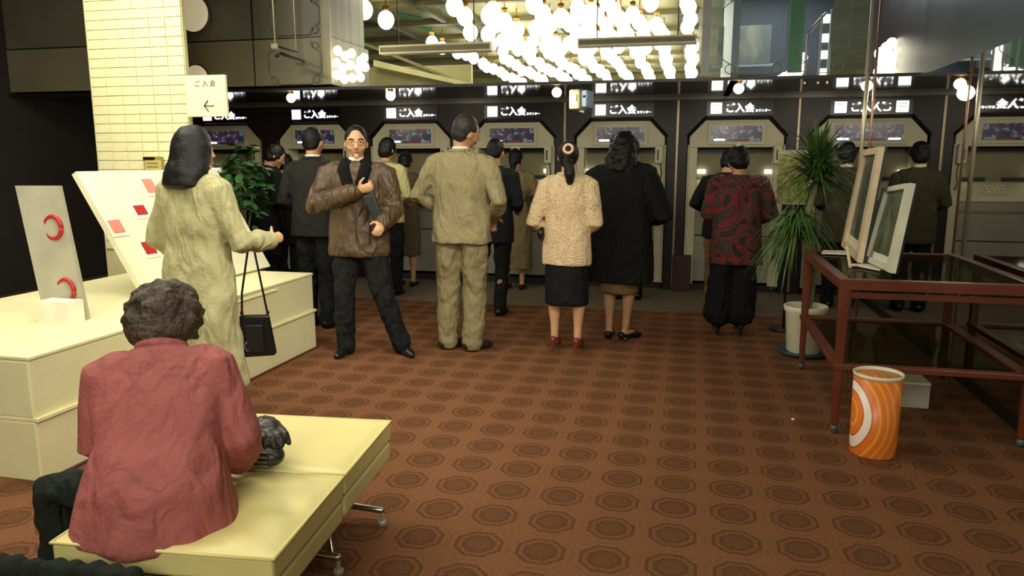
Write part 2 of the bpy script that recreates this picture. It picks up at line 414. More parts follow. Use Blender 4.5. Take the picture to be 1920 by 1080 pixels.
# soffit bulbs
bulb_m = mat('bulb_glow', (255, 250, 230), .4, emit=(255, 248, 225), estr=5)
brass = mat('brass_socket', (150, 110, 50), .35, metal=.8)
def glow_mat():
    m = bpy.data.materials.new('globe_glow'); m.use_nodes = True; nt = m.node_tree; b = nt.nodes['Principled BSDF']
    b.inputs['Base Color'].default_value = (.9, .88, .75, 1)
    b.inputs['Emission Color'].default_value = (1, .94, .72, 1); b.inputs['Emission Strength'].default_value = 2.4
    m.cycles.emission_sampling = 'NONE'
    return m
globe_m = glow_mat()
for px, lab in [(545, 'bare round bulb under the soffit, left of the man in the dark suit'), (732, 'bare round bulb under the soffit above the head of the vest wearer'),
           (1044, 'bare round bulb under the soffit just left of the camera box'), (1385, 'bare round bulb under the soffit over the red blouse'),
           (1625, 'bare round bulb under the soffit beside the chrome pole')]:
    p = at_y(px, 170, 7.0); p.z = ZS
    t = thing('ceiling_bulb', lab, 'light bulb', p, group='round bulbs along the soffit')
    MB().tube([(0, 0, -.0), (0, 0, -.02)], .026, 12, caps=False).build('socket', brass, t, True)
    MB().ell((0, 0, -.055), (.045, .045, .045)).build('globe', bulb_m, t, True)
    l = bpy.data.lights.new('bulb_light', 'POINT'); l.energy = 4.0; l.color = (1, .9, .7); l.shadow_soft_size = .06
    lo = bpy.data.objects.new('bulb_light', l); C.objects.link(lo); lo.location = p + Vector((0, -.16, -.14))

# camera box hanging by the pillar line
p = at_y(1090, 188, 7.0)
t = thing('security_camera', 'pale boxy surveillance camera with bluish side hanging under the soffit', 'camera', p, R(-12)); t.scale = (.85,)*3
MB().box(-.10, .03, -.12, .12, -.10, .11).build('housing', mat('camera_cream', (196, 196, 150), .5), t, bevel=.02)
MB().box(.03, .10, -.10, .12, -.08, .10).build('side_cover', mat('camera_blue', (176, 200, 224), .4), t, bevel=.015)
MB().box(-.065, -.01, -.128, -.12, -.02, .05).build('lens_window', mat('camera_window', (236, 232, 180), .3), t, bevel=.003)
MB().ell((.065, -.10, .03), (.015, .01, .015)).build('lens', darkmetal, t, True)
MB().tube([(0, 0, .1), (0, 0, (ZS-p.z)/.85)], .012, 8).build('bracket', darkmetal, t, True)
MB().tube([(.0, -.05, -.11), (.06, -.08, -.13)], .014, 8).build('knob', mat('grey_knob', (150, 150, 150), .4), t, True)

# ---------------------------------------------------------------- mirrored hall built as solid parts beyond the soffit: bulkhead, globes, troughs, glass
olive = mat('bulkhead_panel', (116, 110, 84), .45, var=.1, vscale=2)
olive2 = mat('bulkhead_panel_upper', (96, 93, 74), .45, var=.12, vscale=2)
struct(MB().box(-8.5, -3.42, YS+.02, 7.7, ZS+.05, 2.595).build('wall_bulkhead', olive))
struct(MB().box(-8.5, -3.42, YS+.03, 7.6, 2.61, 3.34).build('wall_bulkhead', olive2))
struct(MB().box(-8.5, -3.425, YS+.035, 7.6, 2.59, 2.615).build('trim_5', darkmetal))
struct(MB().box(-3.50, -3.41, YS+.0, YS+.04, ZS+.05, 3.34).build('trim_6', mat('bulkhead_corner', (130, 124, 92), .4)))
struct(MB().box(-4.24, -4.235, YS+.005, YS+.03, ZS+.05, 3.34).build('trim_7', darkmetal))
etch_m = mat('etched_line', (150, 146, 122), .5)
etch_f = mat('etched_line_faint', (118, 114, 90), .5)
def loopc(cx, cz, r, sx, sz, Y, n=16):
    return [(cx + sx*r*math.sin(a)*(1-a/9), Y, cz + sz*r*(1-math.cos(a))*(1-a/9)) for a in [i/n*6.6 for i in range(n+1)]]
def ornament(name, label, x0, x1, z0, z1, Y, m, r=.05):
    t = thing(name, label, 'ornament', ((x0+x1)/2, Y, z0))
    def L(pts, nm): 
        o = MB().tube(pts, .004, 5).build(nm, m, t, True); o.location = (-(x0+x1)/2, -Y, -z0); return o
    L([(x0+2.4*r, Y, z0), (x1-2.4*r, Y, z0)], 'bottom_line')
    for x, s_ in ((x0, 1), (x1, -1)):
        L([(x, Y, z0+2.6*r), (x, Y, z1-2.6*r)], 'side_line')
        for z, q in ((z0, 1), (z1, -1)):
            pts = [(x, Y, z+q*2.6*r), (x+s_*.5*r, Y, z+q*2.1*r), (x+s_*1.4*r, Y, z+q*1.6*r)]
            pts += [(x+s_*(1.3*r+.75*r*math.cos(a)), Y, z+q*(.9*r+.7*r*math.sin(a))) for a in [math.pi/2 + i*math.pi/7 for i in range(14)]]
            pts += [(x+s_*2.4*r, Y, z)]
            L(pts, 'corner_scroll')
    return t
ornament('etched_scroll', 'faint scrolled line ornament on the olive panel at upper left', -4.08, -3.52, 2.17, 2.57, YS-.0, etch_f, .045)
ornament('etched_scroll', 'faint scrolled line ornament on the upper dark olive panel', -4.08, -3.52, 2.63, 2.99, YS+.01, etch_f, .045)

# reflected space, modelled solid behind the right glass
dkblue = mat('dark_blue_wall', (58, 66, 76), .5, var=.25, vscale=1.2)
struct(MB().box(.28, 1.50, 9.6, 9.7, ZS, 3.34).build('wall_far', dkblue))
struct(MB().box(.28, .34, YS+.05, 9.6, ZS, 3.34).build('wall_far', mat('glass_side_wall', (120, 128, 128), .5)))
struct(MB().box(.03, .10, YS+.02, YS+.06, ZS+.05, 3.34).build('trim_8', mat('pale_mullion', (150, 156, 156), .35)))
struct(MB().box(.10, 1.36, YS+.03, YS+.042, ZS+.05, 3.34).build('window_1', glass_mat('tinted_glass', (.82, .88, .92), .97, .35)))  # see-through pane standing where the mirror would be
ornament('etched_scroll', 'pale scrolled line ornament etched on the dark glass panel', .20, .72, 2.15, 2.84, YS+.012, etch_m, .055)
ornament('etched_scroll', 'pale scrolled line ornament on the blackish glass by the chrome pole', .80, 1.20, 2.15, 2.84, YS+.012, etch_m, .055)
gb = MB().box(at_y(1480, 60, 7.4).x, at_y(1507, 60, 7.4).x, 7.38, 7.41, 2.22, 3.3).build('green_banner', mat('green_cloth', (56, 150, 80), .6), None)
tag(gb, 'narrow green vertical banner behind the etched glass', 'banner')
t = thing('lit_stand', 'tall chrome frame with bright lit segments behind the glass at upper right', 'frame', at_y(1540, 155, 7.2))
z0 = 0; 
chrome = mat('chrome', (200, 200, 196), .18, metal=1)
chrome_w = mat('satin_pole', (214, 204, 176), .3, metal=.5)
MB().tube([(-.03, 0, 0), (-.03, 0, .56)], .012, 8).build('upright', chrome_w, t)
MB().tube([(.045, 0, 0), (.045, 0, .60)], .012, 8).build('upright', chrome_w, t)
MB().tube([(-.14, 0, 0), (-.14, 0, .42)], .012, 8).build('upright', chrome_w, t)
MB().tube([(-.14, 0, .42), (.0, 0, .58)], .014, 8).build('brace', chrome_w, t)
for z in (.05, .2, .34, .50):
    MB().box(-.015, .03, -.01, .01, z, z+.07).build('lit_segment', lampw, t)
# pale panel put in for a blurred mirror reflection
t = thing('reflection_panel', 'blurred beige and green sheet imitating a reflection behind the etched glass', 'poster', at_y(1395, 120, 9.2))
MB().box(-.30, .28, 0, .03, 0, .42).build('sheet', banded('blurred_reflection', [(0, (52, 74, 58)), (.45, (96, 98, 84)), (.55, (140, 130, 104)), (1, (150, 140, 116))], 2.2, .6, 'NOISE', .6), t)
MB().box(-.34, .32, .005, .05, -.03, .0).build('ledge', mat('pale_ledge', (150, 156, 156), .4), t)

# reflections of the hall's globe bulbs as real meshes: one built with its socket, the rest copies
def globe(small):
    t = MB().ell((0, 0, 0), (.078, .078, .088), 14 if small else 20, 8 if small else 12).build('globe_bulb', globe_m, None, True)
    tag(t, 'glowing white globe bulb modelled as a mirror reflection above the soffit', 'light bulb', 'reflected globe bulbs in rows above the soffit')
    if small: MB().tube([(0, 0, .075), (0, 0, .25)], .007, 5, caps=False).build('stem', brass, t)
    else:
        MB().tube([(0, 0, .075), (0, 0, .13)], .03, 10, caps=False).build('socket', brass, t, True)
        MB().tube([(0, 0, .13), (0, 0, .25)], .006, 6, caps=False).build('stem', brass, t, True)
    return t
gbig, gsm = globe(False), globe(True)
first = {True: gsm, False: gbig}; used = {True: False, False: False}
def put_globe(x, y, z, sc_=1.):
    small = y > 11.5
    r = first[small]
    if used[small]: r = copy_tree(first[small])
    used[small] = True
    r.location = (x, y, z); r.scale = (sc_,)*3
rows = [(-3.65, 8.2), (-3.15, 12.6), (-2.68, 8.3), (-2.25, 8.6), (-1.80, 8.4), (-1.36, 8.7), (-.93, 8.4), (-.50, 8.6), (-.10, 8.4), (-2.46, 8.95), (-2.02, 8.75), (-1.58, 9.0), (-1.14, 8.7), (-.72, 9.0), (-2.92, 9.9)]
for i, (x, y0) in enumerate(rows):
    y = y0
    while y < (16.6 if i < 9 else 11.8):
        if not (i in (0,) and 9.0 < y < 10.4) and random.random() > (.05 if y < 11 else 0):
            put_globe(x + random.uniform(-.04, .04), y, 3.10 + random.uniform(-.03, .03), (1.25 if x < -1.5 and y < 10 else 1.08) if y < 12 else 1.15)
        y += .55 if y < 12 else .46
# reflected bulbs as meshes: cluster by the side of the bulkhead and two small clusters at the right
cl_lab = 'small globe bulb in the tight cluster beside the olive bulkhead'
def cluster(pxs, Y, r, lab, grp, X=None):
    first_ = None
    for x, y in pxs:
        p = at_y(x, y, Y) if X is None else at_x(x, y, X)
        if first_ is None:
            first_ = MB().ell((0, 0, 0), (r, r, r*1.1), 14, 9).build('globe_bulb', globe_m, None, True); tag(first_, lab, 'light bulb', grp); o = first_
            MB().tube([(0, 0, r), (0, 0, .9)], .0008, 4, caps=False).build('wire', darkmetal, o)
        else: o = copy_tree(first_)
        o.location = p
cluster([(633, 95), (647, 105), (659, 100), (676, 114), (683, 108), (631, 118), (643, 128), (657, 122), (672, 130), (685, 126), (632, 140), (646, 148), (661, 146), (676, 145)], 8.6, .042, cl_lab, 'bulb cluster beside the bulkhead', -3.33)
cluster([(1470, 145), (1480, 140), (1492, 143), (1499, 132), (1502, 118), (1506, 108), (1462, 150), (1487, 150), (1500, 150)], 7.6, .042, 'small globe bulb clustered low behind the etched glass', 'bulb cluster behind the glass')
cluster([(1650, 100), (1662, 90), (1672, 82), (1655, 118), (1668, 106), (1648, 135), (1662, 130), (1674, 122), (1652, 148), (1668, 146), (1685, 100), (1684, 140)], 7.8, .05, 'small globe bulb clustered to the right of the chrome pole', 'bulb cluster right of the pole')

# hanging troughs
def trough(px0, px1, y0, y1, Y, label):
    a, b = at_y(px0, y1, Y), at_y(px1, y0, Y)
    t = thing('hanging_trough', label, 'light fitting', ((a.x+b.x)/2, Y, a.z))
    L, H_ = (b.x-a.x)/2, b.z-a.z
    MB().box(-L, L, 0, .10, .018, H_-.018).build('tray', mat('trough_face', (128, 116, 88), .5), t)
    e = mat('trough_edge', (222, 216, 160), .4)
    MB().box(-L, L, -.01, .11, 0, .018).build('lower_edge', e, t); MB().box(-L, L, -.01, .11, H_-.018, H_).build('upper_edge', e, t)
    MB().box(-L-.015, -L, -.01, .11, 0, H_).build('end_cap', e, t); MB().box(L, L+.015, -.01, .11, 0, H_).build('end_cap', e, t)
    for x in (-L*.7, L*.7): MB().tube([(x, .05, H_), (x, .05, 3.34-a.z)], .006, 6).build('hanger', darkmetal, t)
trough(714, 918, 78, 102, 7.4, 'long slim trough hanging left of the bulbs, buff with pale edges')
trough(1086, 1304, 64, 88, 7.4, 'long slim trough hanging across the brightest bulbs, buff with cream rim')
# green ceiling panels, ceiling beams
gm = mat('green_panel', (74, 130, 88), .5)
for i, (a, b, c_, d, lab) in enumerate([((745, 25), (790, 34), (822, 68), (770, 45), 'slanted green ceiling panel among the left bulbs'), ((826, 8), (842, 8), (838, 24), (828, 26), 'small green ceiling panel at the top of the bulbs')]):
    q = [at_z(*p_, 3.325) for p_ in (a, b, c_, d)]
    tag(MB().slab(q, .008).build('ceiling_board', gm), lab, 'panel')
beam = mat('ceiling_beam', (112, 106, 76), .5)
for i in range(7):
    y = 8.9 + 1.25*i
    struct(MB().box(-8, .0, y, y+.10, 3.27, 3.34).build('trim_9', beam))
for x in (-4.3, -3.4, -2.95, -2.0, -1.1, -.25):
    struct(MB().box(x, x+.08, YS+.6, 17.4, 3.28, 3.34).build('trim_10', mat('beam_dark', (84, 82, 62), .5)))
struct(MB().box(-6.5, -2.75, 9.3, 9.36, ZS+.05, 2.62).build('trim_11', mat('low_screen', (150, 144, 100), .5, var=.25, vscale=3)))
tag(MB().box(-2.9, -1.75, 8.9, 8.94, 2.13, 2.25).build('pale_rail', mat('pale_rail', (190, 184, 132), .5)), 'pale horizontal rail just above the soffit edge', 'rail')
tag(MB().slab([at_y(700, 112, 9.2), at_y(880, 155, 9.2), at_y(880, 163, 9.2), at_y(700, 124, 9.2)], .05).build('pale_rail', MATS['pale_rail']), 'pale slanting rail under the left trough', 'rail')
tag(MB().slab([at_y(640, 62, 9.25), at_y(860, 150, 9.25), at_y(860, 155, 9.25), at_y(640, 68, 9.25)], .05).build('dark_rail', beam), 'dark slanting rail crossing under the left trough', 'rail')

# hanging rod fitting at upper left
p = at_y(516, 86, 6.5)
t = thing('hanging_fitting', 'thin hanging rods with a small angled bar in front of the olive panels', 'light fitting', p)
lt = mat('rod_pale', (150, 144, 116), .35, metal=.4)
MB().tube([(0, 0, 0), (0, 0, 3.34-p.z)], .010, 8).build('rod', lt, t, True)
q = at_y(555, 95, 6.5) - p
MB().tube([(q.x, 0, q.z), (q.x, 0, 3.34-p.z)], .007, 8).build('rod', lt, t, True)
MB().box(-.03, .04, -.03, .03, -.03, .02).build('clamp', lt, t, bevel=.005)
a, b = at_y(524, 88, 6.5)-p, at_y(556, 98, 6.5)-p
MB().tube([a, b], .009, 6).build('bar', darkmetal, t, True)
a, b = at_y(526, 100, 6.5)-p, at_y(569, 116, 6.5)-p
MB().tube([a, b], .014, 6).build('lower_bar', darkmetal, t, True)
MB().ell(at_y(520, 105, 6.5)-p, (.02, .02, .02)).build('knob', darkmetal, t, True)
# round wall discs
disc_m = mat('brightened_disc', (186, 174, 140), .35, emit=(200, 184, 150), estr=.3)  # slight emission lifts the tone of the unlit discs
rim_m = mat('disc_rim', (60, 56, 44), .35)
for (px, py, r_, lab) in [(362, 26, .165, 'large pale round wall lamp high beside the cream column'), (368, 148, .13, 'pale round wall lamp half hidden behind the arrow board')]:
    p = at_y(px, py, 6.6)
    t = thing('round_wall_lamp', lab, 'lamp', p)
    MB().ell((0, 0, 0), (r_, .05, r_), 32, 16).build('diffuser', disc_m, t, True)
    ring = MB(); n = 40
    pts = [(math.cos(2*math.pi*i/n)*r_*1.03, .01, math.sin(2*math.pi*i/n)*r_*1.03) for i in range(n+1)]
    ring.tube(pts, .012, 8, caps=False).build('rim', rim_m, t, True)
    MB().tube([(0, .0, 0), (0, .22, 0)], .03, 10).build('mount', rim_m, t, True)

# right side: mirrored wall and chrome poles
struct(MB().box(WX1, WX1+.03, 2.4, YW, .08, ZS).build('wall_right', mirror_mat('mirror', (.62, .62, .60), .02)))
struct(MB().box(WX1, WX1+.08, 2.4, YW, 0, .08).build('baseboard_right', kick))
struct(MB().box(WX1+.03, WX1+.15, -3, 9.1, 0, 3.4).build('wall_right', wood))
struct(MB().box(WX1, WX1+.03, -3, 2.4, 0, 3.4).build('wall_right', mat('right_plain_wall', (70, 60, 50), .7)))
struct(MB().box(WX1, WX1+.03, 2.4, YS, ZS, 3.34).build('wall_right', mat('right_upper', (52, 50, 46), .3)))
p0 = at_y(1637, 5, 6.72)
pol = MB().tube([(0, 0, 0), (0, 0, 3.34)], .017, 12, caps=False).build('chrome_pole', chrome_w, None, True)
pol.location = (p0.x, 6.72, 0); tag(pol, 'thin satin metal pole running from floor to ceiling at the right', 'pole')
pol = MB().tube([(0, 0, 0), (0, 0, 3.34)], .010, 12, caps=False).build('rose_pole', mat('rose_metal', (176, 132, 112), .3, metal=.5), None, True)
pol.location = (p0.x+.065, 6.75, 0); tag(pol, 'slimmer pinkish metal pole just right of the satin pole', 'pole')

# ---------------------------------------------------------------- left: column, sign board, counter, display board
col_m = mat('glazed_cream_tile', (250, 244, 190), .28, bump=.35, bscale=22, var=.03, vscale=14)
cr_ = at_y(350, 150, 5.6)
t_ = struct(MB().box(cr_.x-.95, cr_.x, 5.6, 5.64, 0, 3.34).build('wall_column', mat('column_core', (220, 212, 160), .5)))
# small glazed tiles on the face of the column
tm = MB().box(-.074, .074, -.012, 0, -.036, .036).mesh('tile'); tm.materials.append(col_m)
random.seed(3)
n = 0
for r_ in range(33):
    for c_ in range(6):
        z = .10 + r_*.0775 + .6
        x = cr_.x - .08 - .155*c_ + (.0 if r_ % 2 else -.0)
        if z > 3.28: continue
        o = bpy.data.objects.new('tile', tm); C.objects.link(o); o.parent = t_
        o.location = (x, 5.6 - random.uniform(0, .004), z); o.rotation_euler = (random.uniform(-.02, .02), 0, random.uniform(-.02, .02)); n += 1
        o.parent = t_
t = thing('arrow_board', 'square cream direction board with a left arrow mounted on the column edge', 'sign', at_y(386, 180, 5.5))
MB().box(-.19, .185, 0, .03, -.165, .165).build('board', mat('cream_board', (250, 246, 196), .45, var=.02), t, bevel=.006)
ol = mat('olive_ink', (56, 60, 22), .6)
MB().box(-.19, -.12, .03, .10, -.12, .12).build('bracket', ol, t)
text('ご 入 会', 'lettering', ol, t, (.0, -.002, .095), .055, extrude=.001)
MB().box(-.02, .07, -.003, 0, -.083, -.075).build('arrow_shaft', ol, t)
for s_ in (1, -1):
    MB().slab([(-.025, -.003, -.079), (-.015, -.003, -.083 if s_ > 0 else -.075), (.022, -.003, -.079+s_*.042), (.014, -.003, -.079+s_*.046)], .002).build('arrow_head', ol, t)
# small framed notice on the column
t = thing('small_notice', 'small yellow framed notice fixed low on the cream column', 'notice', at_y(288, 316, 5.55))
MB().box(-.09, .09, 0, .02, -.10, .10).build('frame', mat('notice_frame', (170, 140, 60), .5), t)
MB().box(-.08, .08, -.004, 0, -.07, .07).build('sheet', mat('notice_sheet', (206, 196, 120), .5), t)
for i in range(4): MB().box(-.06, .05, -.006, -.003, .04-.03*i, .05-.03*i).build('text_line', mat('notice_ink', (150, 120, 70), .6), t)
MB().box(-.09, .09, -.01, .03, -.14, -.10).build('tray', darkmetal, t)
MB().box(-.09, .02, -.01, -.002, .075, .095).build('header', darkmetal, t)

cw = mat('counter_cream', (228, 220, 172), .5, var=.04)
t = thing('low_counter', 'low cream two-tier counter box with a raised lip line along its side', 'counter', (-3.3, 4.3, 0))
CX = -2.81 + 3.3
MB().box(-.9, CX, -1.7, .87, 0, .285).build('lower_box', cw, t, bevel=.008)
MB().box(-.9, CX-.006, -1.7, .865, .30, .565).build('upper_box', cw, t, bevel=.008)
MB().box(-.9, CX+.014, -1.7, .875, .283, .303).build('ledge', mat('counter_edge', (236, 228, 176), .45), t, bevel=.004)
MB().box(-.9, CX+.0, -1.7, .87, .565, .585).build('top', cw, t, bevel=.006)
MB().box(CX-.01, CX+.008, -.6, .35, .535, .547).build('lip', MATS['counter_edge'], t, bevel=.003)
t = thing('tape_strip', 'thin dark red strip on the carpet at the foot of the counter', 'strip', (-2.795, 4.3, 0.0))
MB().box(-.008, .008, -1.7, .88, .0, .008).build('strip', mat('dark_red_strip', (84, 24, 14), .6), t)

# slanted display board on the counter
wb = mat('white_board', (238, 234, 200), .45, var=.04)
B0 = at_z(500, 500, .60); T0 = at_y(398, 318, B0.y)
t = thing('display_board', 'large white leaning display board with red and pink printed notices', 'board', (B0.x, B0.y, .585))
run = Vector((-.05, -1.35, 0)); lo_, hi = Vector((0, 0, 0)), T0 - B0
q = [lo_, hi, hi+run, lo_+run]
MB().slab(q, .04).build('board', wb, t)
nrm = (q[1]-q[0]).cross(q[3]-q[0]).normalized()
red = mat('poster_red', (178, 40, 34), .5); pink = mat('poster_pink', (220, 140, 120), .5); pap = mat('poster_paper', (244, 236, 214), .5)
def sheet(u0, u1, v0, v1, m, nm, off=.006, th=.002):
    f = lambda u, v: hi*v + run*u + nrm*(.04+off)
    pp = [f(u0, v0), f(u0, v1), f(u1, v1), f(u1, v0)]
    return MB().slab(pp, th).build(nm, m, t)
for i, (u, v, h_, m) in enumerate([(.03, .60, .1, pink), (.05, .45, .07, red), (.04, .33, .05, darkmetal), (.08, .78, .12, pink), (.55, .8, .12, pink), (.7, .62, .08, red), (.78, .3, .1, red), (.62, .42, .06, red), (.9, .5, .1, pink), (.4, .62, .1, pink), (.05, .22, .05, red)]):
    s_ = sheet(u, u+.10, v-.03, v+h_+.03, pap, 'notice', .002)
    sheet(u+.015, u+.085, v, v+h_, m, 'printed_patch', .005)
MB().tube([hi + run*.1 + Vector((0, 0, -.02)), Vector((-.75, -.15, 0))], .015, 8).build('strut', darkmetal, t)
# a second, nearer white stand with red rings at the frame edge
t = thing('leaflet_stand', 'white leaflet stand with red ring prints at the far left edge', 'stand', (-3.15, 3.35, .585))
MB().slab([(-.25, -.05, 0), (-.02, .0, 0), (-.12, .0, .72), (-.35, -.05, .72)], .03).build('panel', mat('grey_stand', (176, 172, 148), .5), t)
for zz in (.16, .50):
    n = 20; MB().tube([(-.10-.12*zz+.05*math.cos(2*math.pi*i/n), -.045, zz+.06*math.sin(2*math.pi*i/n)) for i in range(n+1)], .012, 6, caps=False).build('red_ring', red, t, True)
MB().slab([(-.2, -.06, -.0), (.0, -.06, .0), (.0, -.06, .12), (-.2, -.06, .12)], .1).build('box', pap, t)

# leafy plant at left behind the counter
leafm = mat('leaf_green', (52, 104, 42), .5, var=.4, vscale=9)
leafd = mat('leaf_dark', (34, 72, 30), .5, var=.4, vscale=9)
def leaf_mesh(L, W, bend=.25, n=5):
    mb = MB(); vs_ = []; fs_ = []
    for i in range(n+1):
        u = i/n; wd = W*math.sin(math.pi*min(1, u*.92+.06))**.8 * .5; z = -bend*L*u*u; y = L*u
        vs_ += [(-wd, y, z), (0, y, z-.12*wd), (wd, y, z)]
    for i in range(n):
        a = 3*i; fs_ += [(a, a+1, a+4, a+3), (a+1, a+2, a+5, a+4)]
    mb.add(vs_, fs_); me = mb.mesh('leaf'); me.shade_smooth(); return me
P = at_y(448, 330, 5.75)
t = thing('leafy_plant', 'bushy green broad-leaved plant between the trench coat woman and the dark coats', 'plant', (P.x, P.y, .0))
MB().loft([(0, .13, .13), (.02, .14, .14), (.50, .18, .18), (.52, .17, .17)]).build('pot', mat('dark_pot', (60, 54, 44), .6), t, True)
MB().loft([(.49, .165, .165), (.50, .165, .165)]).build('soil', mat('soil', (40, 28, 18), .9), t)
st = MB()
for i in range(6):
    a = i*1.05; st.tube([(0, 0, .48), (.05*math.cos(a), .05*math.sin(a), .8), (.13*math.cos(a), .1*math.sin(a), 1.15 + .04*i)], [.012, .009, .005], 6)
st.build('stem', mat('green_stem', (70, 84, 40), .6), t, True)
lm = [leaf_mesh(.11, .06), leaf_mesh(.085, .05)]
for l_, m_ in zip(lm, (leafm, leafd)): l_.materials.append(m_)
random.seed(11)
for i in range(230):
    o = bpy.data.objects.new('leaf', lm[i % 2]); C.objects.link(o); o.parent = t
    a = random.uniform(0, 6.283); r_ = .20*math.sqrt(random.random()); z = random.gauss(1.22, .17)
    z = min(1.56, max(.86, z)); r_ *= 1.0 if z < 1.4 else .6
    o.location = (r_*math.cos(a)*1.05 + (z-1.2)*.15, r_*math.sin(a)*.9, z)
    o.rotation_euler = (random.uniform(-.7, .5), random.uniform(-.6, .6), a - math.pi/2 + random.uniform(-.5, .5))

# ---------------------------------------------------------------- right: spiky plant, table, frames, bins
gl = mat('grass_leaf', (78, 112, 52), .55, var=.5, vscale=9)
t = thing('spiky_plant', 'tall plant with long narrow drooping leaves growing from the white tub', 'plant', (.86, 5.86, 0))
MB().tube([(0, 0, .25), (.01, 0, .7), (-.02, .02, 1.05), (.03, .0, 1.35)], [.028, .026, .022, .018], 10).build('cane', mat('pale_cane', (150, 146, 100), .7, bump=.4, bscale=30), t, True)
MB().tube([(.03, .03, .25), (.06, .05, .6), (-.08, .02, .95)], [.018, .017, .012], 8).build('cane', MATS['pale_cane'], t, True)
def spiky(cx, cy, cz, n, L, spread, droop, seed):
    random.seed(seed); mb = MB()
    for i in range(n):
        a = random.uniform(0, 6.283); el = random.uniform(-.45, 1.5) if spread > .5 else random.uniform(-.3, 1.0)
        d = Vector((math.cos(a)*math.cos(el), math.sin(a)*math.cos(el), math.sin(el)))
        l_ = L*random.uniform(.6, 1.1); side = d.cross(Vector((0, 0, 1))).normalized() if abs(d.z) < .99 else Vector((1, 0, 0))
        base = Vector((cx, cy, cz + random.uniform(-.10, .08))); prev = None
        w_ = .011; k = 5; vs_ = []; fs_ = []
        for j in range(k+1):
            u = j/k; p = base + d*l_*u + Vector((0, 0, -droop*l_*u*u)); ww = w_*(1-u)**.6 + .0006
            vs_ += [p - side*ww, p + side*ww]
        for j in range(k): fs_.append((2*j, 2*j+1, 2*j+3, 2*j+2))
        mb.add(vs_, fs_)
    o = mb.build('foliage', gl, t); o['kind'] = 'stuff'; return o
spiky(.02, 0, 1.37, 380, .46, 1, .32, 1)
spiky(-.10, -.02, .98, 210, .38, .4, .95, 2)
wp = mat('white_plastic', (228, 222, 190), .4, var=.03)
t = thing('white_tub', 'white round plastic tub with a rolled rim holding the spiky plant', 'tub', (.86, 5.82, 0))
tub = MB(); lv = [(.02, .112, .112), (.03, .122, .122), (.32, .142, .142), (.335, .155, .155), (.37, .158, .158), (.375, .152, .152), (.37, .135, .135), (.33, .130, .130), (.24, .12, .12)]
tub.loft(lv, 36).build('tub', wp, t, True)
MB().loft([(.22, .125, .125), (.245, .125, .125)]).build('soil', MATS['soil'], t)
s_ = MB().loft([(0, .165, .165), (.02, .185, .185), (.04, .19, .19), (.038, .18, .18), (.022, .17, .17)], 36).build('blue_saucer', mat('blue_saucer', (44, 66, 78), .5), None, True)
s_.location = (.86, 5.82, 0); tag(s_, 'dull blue round saucer under the white tub', 'saucer')

tw = mat('red_brown_wood', (104, 50, 30), .35, bump=.08, bscale=18, vscale=4, var=.2)
tg = glass_mat('table_glass', (.55, .58, .45), .86)
TX0, TX1, TY0, TY1, TZ = .76, 1.70, 4.08, 5.40, .835
t = thing('glass_table', 'tall reddish-brown wooden table with inset glass top and lower shelf', 'table', ((TX0+TX1)/2, (TY0+TY1)/2, 0))
hx, hy = (TX1-TX0)/2, (TY1-TY0)/2
for sx, sy in ((-1, -1), (1, -1), (-1, 1), (1, 1)):
    cx_, cy_ = sx*(hx-.028), sy*(hy-.028)
    lg = MB().loft([(.05, .017, .017, cx_, cy_), (.4, .022, .022, cx_, cy_), (TZ-.05, .028, .028, cx_, cy_)], 16, 6).build('leg', tw, t, bevel=.002)
    MB().ell((cx_, cy_, .025), (.022, .022, .025), 12, 8).build('caster', mat('caster_grey', (70, 84, 76), .4), lg, True)
for z0_, z1_, nm in ((TZ-.055, TZ, 'rail'), (.355, .385, 'shelf_rail')):
    MB().box(-hx, hx, -hy, -hy+.055, z0_, z1_).build(nm, tw, t, bevel=.004)
    MB().box(-hx, hx, hy-.055, hy, z0_, z1_).build(nm, tw, t, bevel=.004)
    MB().box(-hx, -hx+.055, -hy+.055, hy-.055, z0_, z1_).build(nm, tw, t, bevel=.004)
    MB().box(hx-.055, hx, -hy+.055, hy-.055, z0_, z1_).build(nm, tw, t, bevel=.004)
MB().box(-hx+.055, hx-.055, -hy+.03, -hy+.05, TZ-.10, TZ-.07).build('under_rail', tw, t)
MB().box(-hx+.05, hx-.05, -hy+.05, hy-.05, TZ-.012, TZ-.004).build('glass_top', tg, t)
MB().box(-hx+.05, hx-.05, -hy+.05, hy-.05, .362, .370).build('glass_shelf', tg, t)
# paper things on the table
def flat(name, label, cat, quadpx, z, m, th=.006):
    q = [at_z(x, y, z) for x, y in quadpx]; c_ = sum(q, Vector())/4
    o = MB().slab([p_ - c_ for p_ in q], th).build(name, m); o.location = c_ ; tag(o, label, cat); return o
paper = mat('paper_white', (232, 226, 206), .6)
flat('paper_card', 'white card lying on the glass table near its far edge', 'card', [(1540, 476), (1590, 478), (1588, 472), (1544, 471)], TZ+.002, paper, .008)
flat('leaflet', 'white leaflet between the two leaning frames on the table', 'leaflet', [(1610, 500), (1650, 508), (1660, 503), (1625, 493)], TZ+.002, paper, .01)
